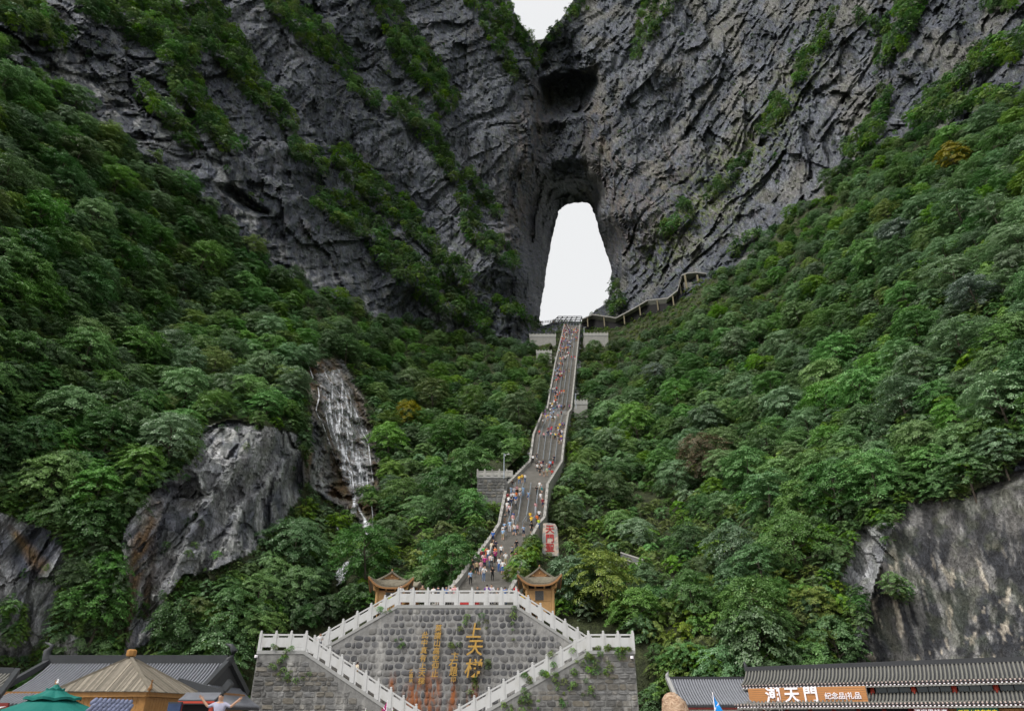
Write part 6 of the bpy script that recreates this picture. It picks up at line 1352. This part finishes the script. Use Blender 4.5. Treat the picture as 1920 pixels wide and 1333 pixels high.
st_leg = ((.10, 0, .48), (.10, .02, .07)); hang = ((.23, .02, 1.12), (.24, -.04, .88)); bent = ((.24, .03, 1.13), (.16, -.20, 1.12)); hip = ((.33, .06, 1.14), (.20, -.03, .98)); fwd = ((.22, -.10, 1.14), (.12, -.30, 1.28)); upst = ((.10, -.22, .60), (.10, -.16, .24)); back_ = ((.10, .05, .48), (.10, .16, .08)); up_face = ((.28, -.12, 1.30), (.13, -.14, 1.52)); vee = ((.40, -.04, 1.47), (.62, -.05, 1.66)); rail = ((.24, -.10, 1.15), (.22, -.30, 1.06))
POSES = [person_mesh('person', (hang, hang), (st_leg, st_leg)), person_mesh('person', (hang, bent), (st_leg, ((.12, -.03, .48), (.14, -.02, .07)))), person_mesh('person', (bent, hang), (upst, back_), .03), person_mesh('person', (hang, hang), (back_, upst), .02, True),
         person_mesh('person', (hip, hang), (st_leg, st_leg), 0, True), person_mesh('person', (fwd, bent), (st_leg, st_leg), .02), person_mesh('person', (rail, rail), (st_leg, st_leg), .08), person_mesh('person', (bent, bent), (st_leg, ((.11, -.06, .48), (.12, -.05, .07))), 0, True)]
SKINS = [M_skin, simple('tanned_skin', (.42, .25, .17), .55, .12, 8)]
CROWD = 'visitors on the stairs and landings'
def person(pos, shirt, trousers, label, rz=0.0, pose=None, group=CROWD, h=None, hair=M_hair, me=None):
    me = me or POSES[rnd.randrange(len(POSES)) if pose is None else pose]; o = link('person', me); o.location = pos; o.rotation_euler = (0, 0, rz); k = h or rnd.uniform(.94, 1.06); o.scale = (k*rnd.uniform(.98, 1.12), k, k)
    for i, m_ in enumerate((rnd.choice(SKINS), hair, CM[shirt], CM[trousers], M_shoe)): o.material_slots[i].link = 'OBJECT'; o.material_slots[i].material = m_
    return tag(o, label, 'person', group)
YS = np.array([s_[2] for s_ in STAIR]); DS = np.array([s_[3] for s_ in STAIR])
def stair_spot(px, py):
    """the step seen at a pixel: between the two cross-sections that bracket it"""
    py = min(max(py, 611), 1097); i = int(np.searchsorted(YS, py, 'right'))-1; i = min(max(i, 0), len(STAIR)-2)
    a, b = STAIR[i], STAIR[i+1]; A0, A1 = Vector(at(a[0], a[2], a[3])), Vector(at(a[1], a[2], a[3])); B0 = Vector(at(b[0], b[2], b[3]))
    lo, hi = 0.0, 1.0                                          # march down the plane of the flight
    for _ in range(30):
        m = (lo+hi)/2; p = A0.lerp(B0, m); yy = px_of(p)[1]
        if yy < py: lo = m
        else: hi = m
    p = A0.lerp(B0, lo); d_ = px_of(p)[2]; q = Vector(at(px, py, d_)); q.z = p.z; return q
crowd_list = []
def build_crowd():
    mats = []; Vs_, Fs_, Ms_ = [], [], []
    for me, M_, ml in crowd_list:
        n0 = sum(len(v_) for v_ in Vs_); co = np.empty(len(me.vertices)*3); me.vertices.foreach_get('co', co); co = co.reshape(-1, 3); A_ = np.array(M_); Vs_.append(co @ A_[:3, :3].T+A_[:3, 3])
        for m_ in ml:
            if m_ not in mats: mats.append(m_)
        for p_ in me.polygons: Fs_.append([i+n0 for i in p_.vertices]); Ms_.append(mats.index(ml[p_.material_index]))
    me = bpy.data.meshes.new('crowd'); me.from_pydata(np.concatenate(Vs_).tolist(), [], Fs_)
    for m_ in mats: me.materials.append(m_)
    me.polygons.foreach_set('material_index', Ms_); me.polygons.foreach_set('use_smooth', [True]*len(Fs_)); return tag(link('crowd', me), 'dense tiny crowd at the very head of the stairs', kind='stuff')
FLIGHTS = [(0, 684, 'on the top flight'), (684, 775, 'on the long upper flight'), (775, 821, 'on the short middle flight'), (821, 873, 'on the flight above the widening'), (873, 917, 'where the stairs widen'), (917, 984, 'beside the square terrace'), (984, 1030, 'near the lettered stone'), (1030, 1200, 'on the lowest steps')]
used = {}
def stair_person(px, py, shirt, trousers, facing, pose=None):
    q = stair_spot(px, py); fl = [f[2] for f in FLIGHTS if f[0] <= py < f[1]][0]; i = int(np.searchsorted(YS, py))-1; i = min(max(i, 0), len(STAIR)-2); t = (py-YS[i])/(YS[i+1]-YS[i]); xl = STAIR[i][0]+(STAIR[i+1][0]-STAIR[i][0])*t; xr = STAIR[i][1]+(STAIR[i+1][1]-STAIR[i][1])*t; u = (px-xl)/(xr-xl)
    side = 'by the left parapet' if u < .3 else ('by the right parapet' if u > .7 else 'midway across')
    if py < 641:
        k_ = rnd.uniform(.94, 1.06); crowd_list.append((POSES[rnd.randrange(8)], Matrix.Translation(q) @ Matrix.Rotation(rnd.uniform(-.5, .5)+(0 if facing else PI), 4, 'Z') @ Matrix.Scale(k_, 4), (M_skin, M_hair, CM[shirt], CM[trousers], M_shoe))); return
    lab = 'person in %s and %s %s %s' % (shirt, trousers, ('coming down' if facing else 'climbing'), fl)
    if lab in used: lab = 'person in %s and %s %s %s' % (shirt, trousers, side, fl)
    if lab in used: lab = lab.replace('person in', 'another person in')
    if lab in used: lab = lab.replace('another', 'third')
    used[lab] = 1
    person(q+Vector((0, 0, .02)), shirt, trousers, lab, rnd.uniform(-.5, .5)+(0 if facing else PI), pose)
NEAR = [(620,215,'white','black',0),(650,262,'dark grey','navy',0),(657,290,'white','dark grey',1),(692,285,'white','black',1),(678,320,'black','black',0),(730,270,'dark grey','black',0),(710,330,'grey','brown',1),(737,325,'pale green','khaki',0),(765,262,'light blue','navy',0),(783,258,'red','black',0),(780,338,'red','black',0),
 (505,395,'yellow','denim',0),(530,382,'yellow','brown',1),(553,380,'white','denim',0),(438,490,'light blue','light blue',0),(462,497,'pale','light blue',1),(485,482,'pink','black',1),(511,492,'cream','denim',0),(538,490,'light blue','light blue',0),(583,528,'light blue','blue',0),(651,485,'black','dark grey',0),(676,450,'white','cream',1),
 (692,467,'grey','teal',0),(684,542,'white','pale',0),(702,592,'dark red','navy',1),(415,577,'white','navy',0),(441,592,'navy','black',0),(403,622,'white','pale',0),(426,657,'pale','black',1),(475,604,'grey','dark grey',0),(385,720,'dark grey','brown',0),(452,727,'pink','white',1),(671,692,'white','navy',0),(597,705,'yellow','dark grey',0),
 (606,748,'yellow','black',1),(655,737,'orange','black',0),(668,766,'lime','blue',0),(370,832,'white','cream',0),(388,832,'dark grey','grey',0),(459,815,'khaki','brown',1),(490,817,'pink','dark grey',1),(541,829,'light blue','navy',1),(607,806,'black','black',1),(285,880,'blue','navy',0),(272,972,'cream','white',0),(308,957,'navy','black',0),
 (355,1001,'white','dark grey',1),(447,1012,'grey','black',0),(482,957,'black','dark grey',0),(305,1056,'magenta','black',1),(190,1042,'dark red','dark grey',0),(232,1032,'orange','orange',1),(205,1012,'green','navy',0),(337,1122,'white','blue',0),(391,1077,'white','khaki',1),(476,1066,'dark red','teal',0),(110,1132,'black','dark grey',1),
 (150,1147,'khaki','black',0),(185,1147,'pink','pale',0),(209,1202,'white','denim',1),(281,1197,'black','black',1),(366,1142,'white','blue',0),(97,1236,'light blue','black',1),(205,1082,'white','grey',0)]
for zx, zy, a, b, f in NEAR: stair_person(860+zx/4.442, 820+zy/4.442, a, b, f)
# the crowd higher up, set out as thickly as it stands in the photograph
tops = ['white', 'white', 'white', 'black', 'black', 'navy', 'dark grey', 'grey', 'red', 'pink', 'pale', 'light blue', 'blue', 'purple', 'yellow', 'dark grey', 'orange', 'dark red', 'teal', 'magenta', 'grey']; bots = ['black', 'navy', 'dark grey', 'denim', 'brown', 'grey', 'pale', 'khaki']
rnd.seed(99)
for y0, y1, n, bias in [(612, 628, 70, 0), (628, 641, 34, 0), (641, 684, 58, -.1), (684, 712, 28, -.3), (712, 770, 32, -.35), (768, 800, 30, -.2), (800, 824, 26, -.1), (824, 866, 5, 0), (862, 886, 8, 0), (915, 1000, 14, -.3), (1000, 1090, 10, -.3)]:
    last = None
    for _ in range(n):
        py = rnd.uniform(y0, y1)
        if last and rnd.random() < .5: py = min(y1, max(y0, last[0]+rnd.uniform(-3, 3)))
        i = min(max(int(np.searchsorted(YS, py))-1, 0), len(STAIR)-2); t = (py-YS[i])/(YS[i+1]-YS[i]); xl = STAIR[i][0]+(STAIR[i+1][0]-STAIR[i][0])*t; xr = STAIR[i][1]+(STAIR[i+1][1]-STAIR[i][1])*t
        u = min(.95, max(.05, rnd.random() if rnd.random() > abs(bias)*2 else rnd.uniform(.05, .4))); u = min(.95, max(.05, last[1]+rnd.choice((-1, 1))*rnd.uniform(.07, .14))) if last and abs(py-last[0]) < 3.1 else u; last = (py, u); stair_person(xl+(xr-xl)*u, py, rnd.choice(tops), rnd.choice(bots), rnd.random() < .5)
build_crowd()
# on the main landing, behind its balustrade
for px, a, b, r_, lab in [(752,'white','magenta',.4,'person in white and magenta by the left corner of the main landing'),(773,'grey','dark grey',2.8,'person in grey on the landing right of the left booth'),(792,'brown','black',.2,'person in brown at the landing balustrade'),(813,'white','navy',2.9,'person in white and navy at the landing balustrade'),(822,'navy','navy',3.3,'person in navy at the landing balustrade'),(837,'blue','dark grey',.1,'person in blue at the landing balustrade'),
        (844,'white','black',2.7,'person in white and black at the landing balustrade'),(853,'pink','pale',-.3,'person in pink at the landing balustrade'),(895,'dark grey','black',.2,'person in dark grey right of the red table'),(913,'purple','black',3.0,'person in purple on the landing'),(922,'pale','navy',-.2,'person in pale top beside the person in purple'),(933,'grey','black',.5,'person in grey right of the person in purple'),(947,'blue','denim',3.1,'person in blue at the right end of the landing'),(966,'red','dark red',.6,'person in red at the right corner of the landing')]:
    person((wx_(px, YW+1.1, 1115), YW+rnd.uniform(.6, 1.1), ZP+.1), a, b, lab, r_, 6 if r_ < 1 else None)
for px, py, a, b, lab, Y in [(733,1127,'lime','khaki','person in lime jacket and white cap at the top of the left upper flight',YW+1.3),(716,1140,'white','grey','person in white going down the left upper flight',YW+1.4),(702,1149,'white','black','dark haired person halfway down the left upper flight',YW+1.6),(597,1226,'white','navy','person in white on the left side landing',YW-1.2),(980,1131,'yellow','brown','person in yellow at the top of the right upper flight',YW+1.2),(991,1138,'navy','black','person in navy on the right upper flight',YW+1.3),(1004,1147,'dark grey','black','long haired person on the right upper flight',YW+1.6)]:
    xx = wx_(px, Y, py)
    if Y > YW: zz = ZP-.12-(max(0, XL0-xx)*sl_u if px < 850 else max(0, xx-XL1)*sr_u)
    else: zz = ZS-.1
    person((xx, Y, zz+.02), a, b, lab, rnd.uniform(-.6, .6), hair=CM['white'] if 'cap' in lab else M_hair)
xx = wx_(668, YF+1.4, 1260); person((xx, YF+1.4, ZS-.12-(xx-XB)*s_l+.02), 'cream', 'khaki', 'dark haired woman going down the left lower flight', 2.4, 2)
PH = person_mesh('person', (up_face, up_face), (st_leg, st_leg)); xx = wx_(880, YF+1.2, 1325); person((xx, YF+1.2, max(.05, at_y(880, 1319, YF+1.2).z-1.68)), 'lilac', 'black', 'person in lilac with raised hands before the landing wall', 0, None, CROWD, 1.0, me=PH)
for k in range(8): px = 1290+k*3.4+rnd.uniform(-1, 1); c_ = at(px, 530, 278); person((c_[0], c_[1]+rnd.uniform(.6, 2), FL.z), rnd.choice(['red', 'pink', 'pale', 'purple', 'orange']), 'dark grey', ORD[k]+' visitor from the left in the viewing shelter', rnd.uniform(-1, 1), None, 'visitors in the viewing shelter')
for k in range(9): px = 1014+k*3; g_ = at(px, 608-k*.35, 299); person((g_[0], g_[1], g_[2]), rnd.choice(['black', 'dark grey', 'navy', 'white']), 'black', ORD[k]+' visitor from the left on the crest beside the stair head', rnd.uniform(-3, 3), None, 'visitors on the crest')
# the man with open arms
MAN = person_mesh('person', (((.36, -.03, 1.30), (.56, -.05, 1.50)), ((.36, -.03, 1.30), (.56, -.05, 1.47))), (st_leg, st_leg), 0, False, True, 1)
mp_ = at_y(417, 1297.5, 24.0); o = person((mp_.x, 24.0, mp_.z-1.70), 'lilac grey', 'purple', 'man in pale lilac polo shirt raising both open arms', -.05, None, 'visitors on the plaza', 1.0, me=MAN); o.scale = (1, 1, 1)
pl = thing('plinth', 'low stone plinth under the man with open arms', 'plinth', (mp_.x, 24.0, 0)); hz = max(.12, mp_.z-1.70); MB().box((0, 0, hz/2-.06), (1.3, 1.0, hz-.12)).build('body', M_conc, pl); MB().box((0, 0, hz-.06), (1.5, 1.2, .115)).build('cap', M_grey, pl)
# red table on the landing
tb = at_y(880, 1110, YW+5); t = thing('draped_table', 'table under a red cloth on the main landing', 'table', (tb.x, YW+5, ZP-.1)); MB().box((0, 0, 1.2), (1.9, .8, .06)).build('top', M_woodd, t); MB().box((0, -.41, .8), (1.96, .03, .85)).build('cloth', M_lred, t)
for sx in (-.85, .85):
    for sy in (-.33, .33): MB().box((sx, sy, .58), (.07, .07, 1.17)).build('leg', M_woodd, t)
print('people', round(time.time()-T0, 1))
# bushes leaning over the right parapet of the lowest steps
g = random.Random(12); pts = []; scs = []
for k in range(30):
    t = g.random(); py = 1028+70*t; px = 998-34*t+g.uniform(-10, 12); q = stair_spot(px, py); pts.append((q.x, q.y, q.z-.1+g.uniform(0, .5))); scs.append(g.uniform(.35, .75))
scatter('parapet_bushes', pts, scs, C_fresh, 'bushes leaning over the right parapet of the lowest steps', 61)
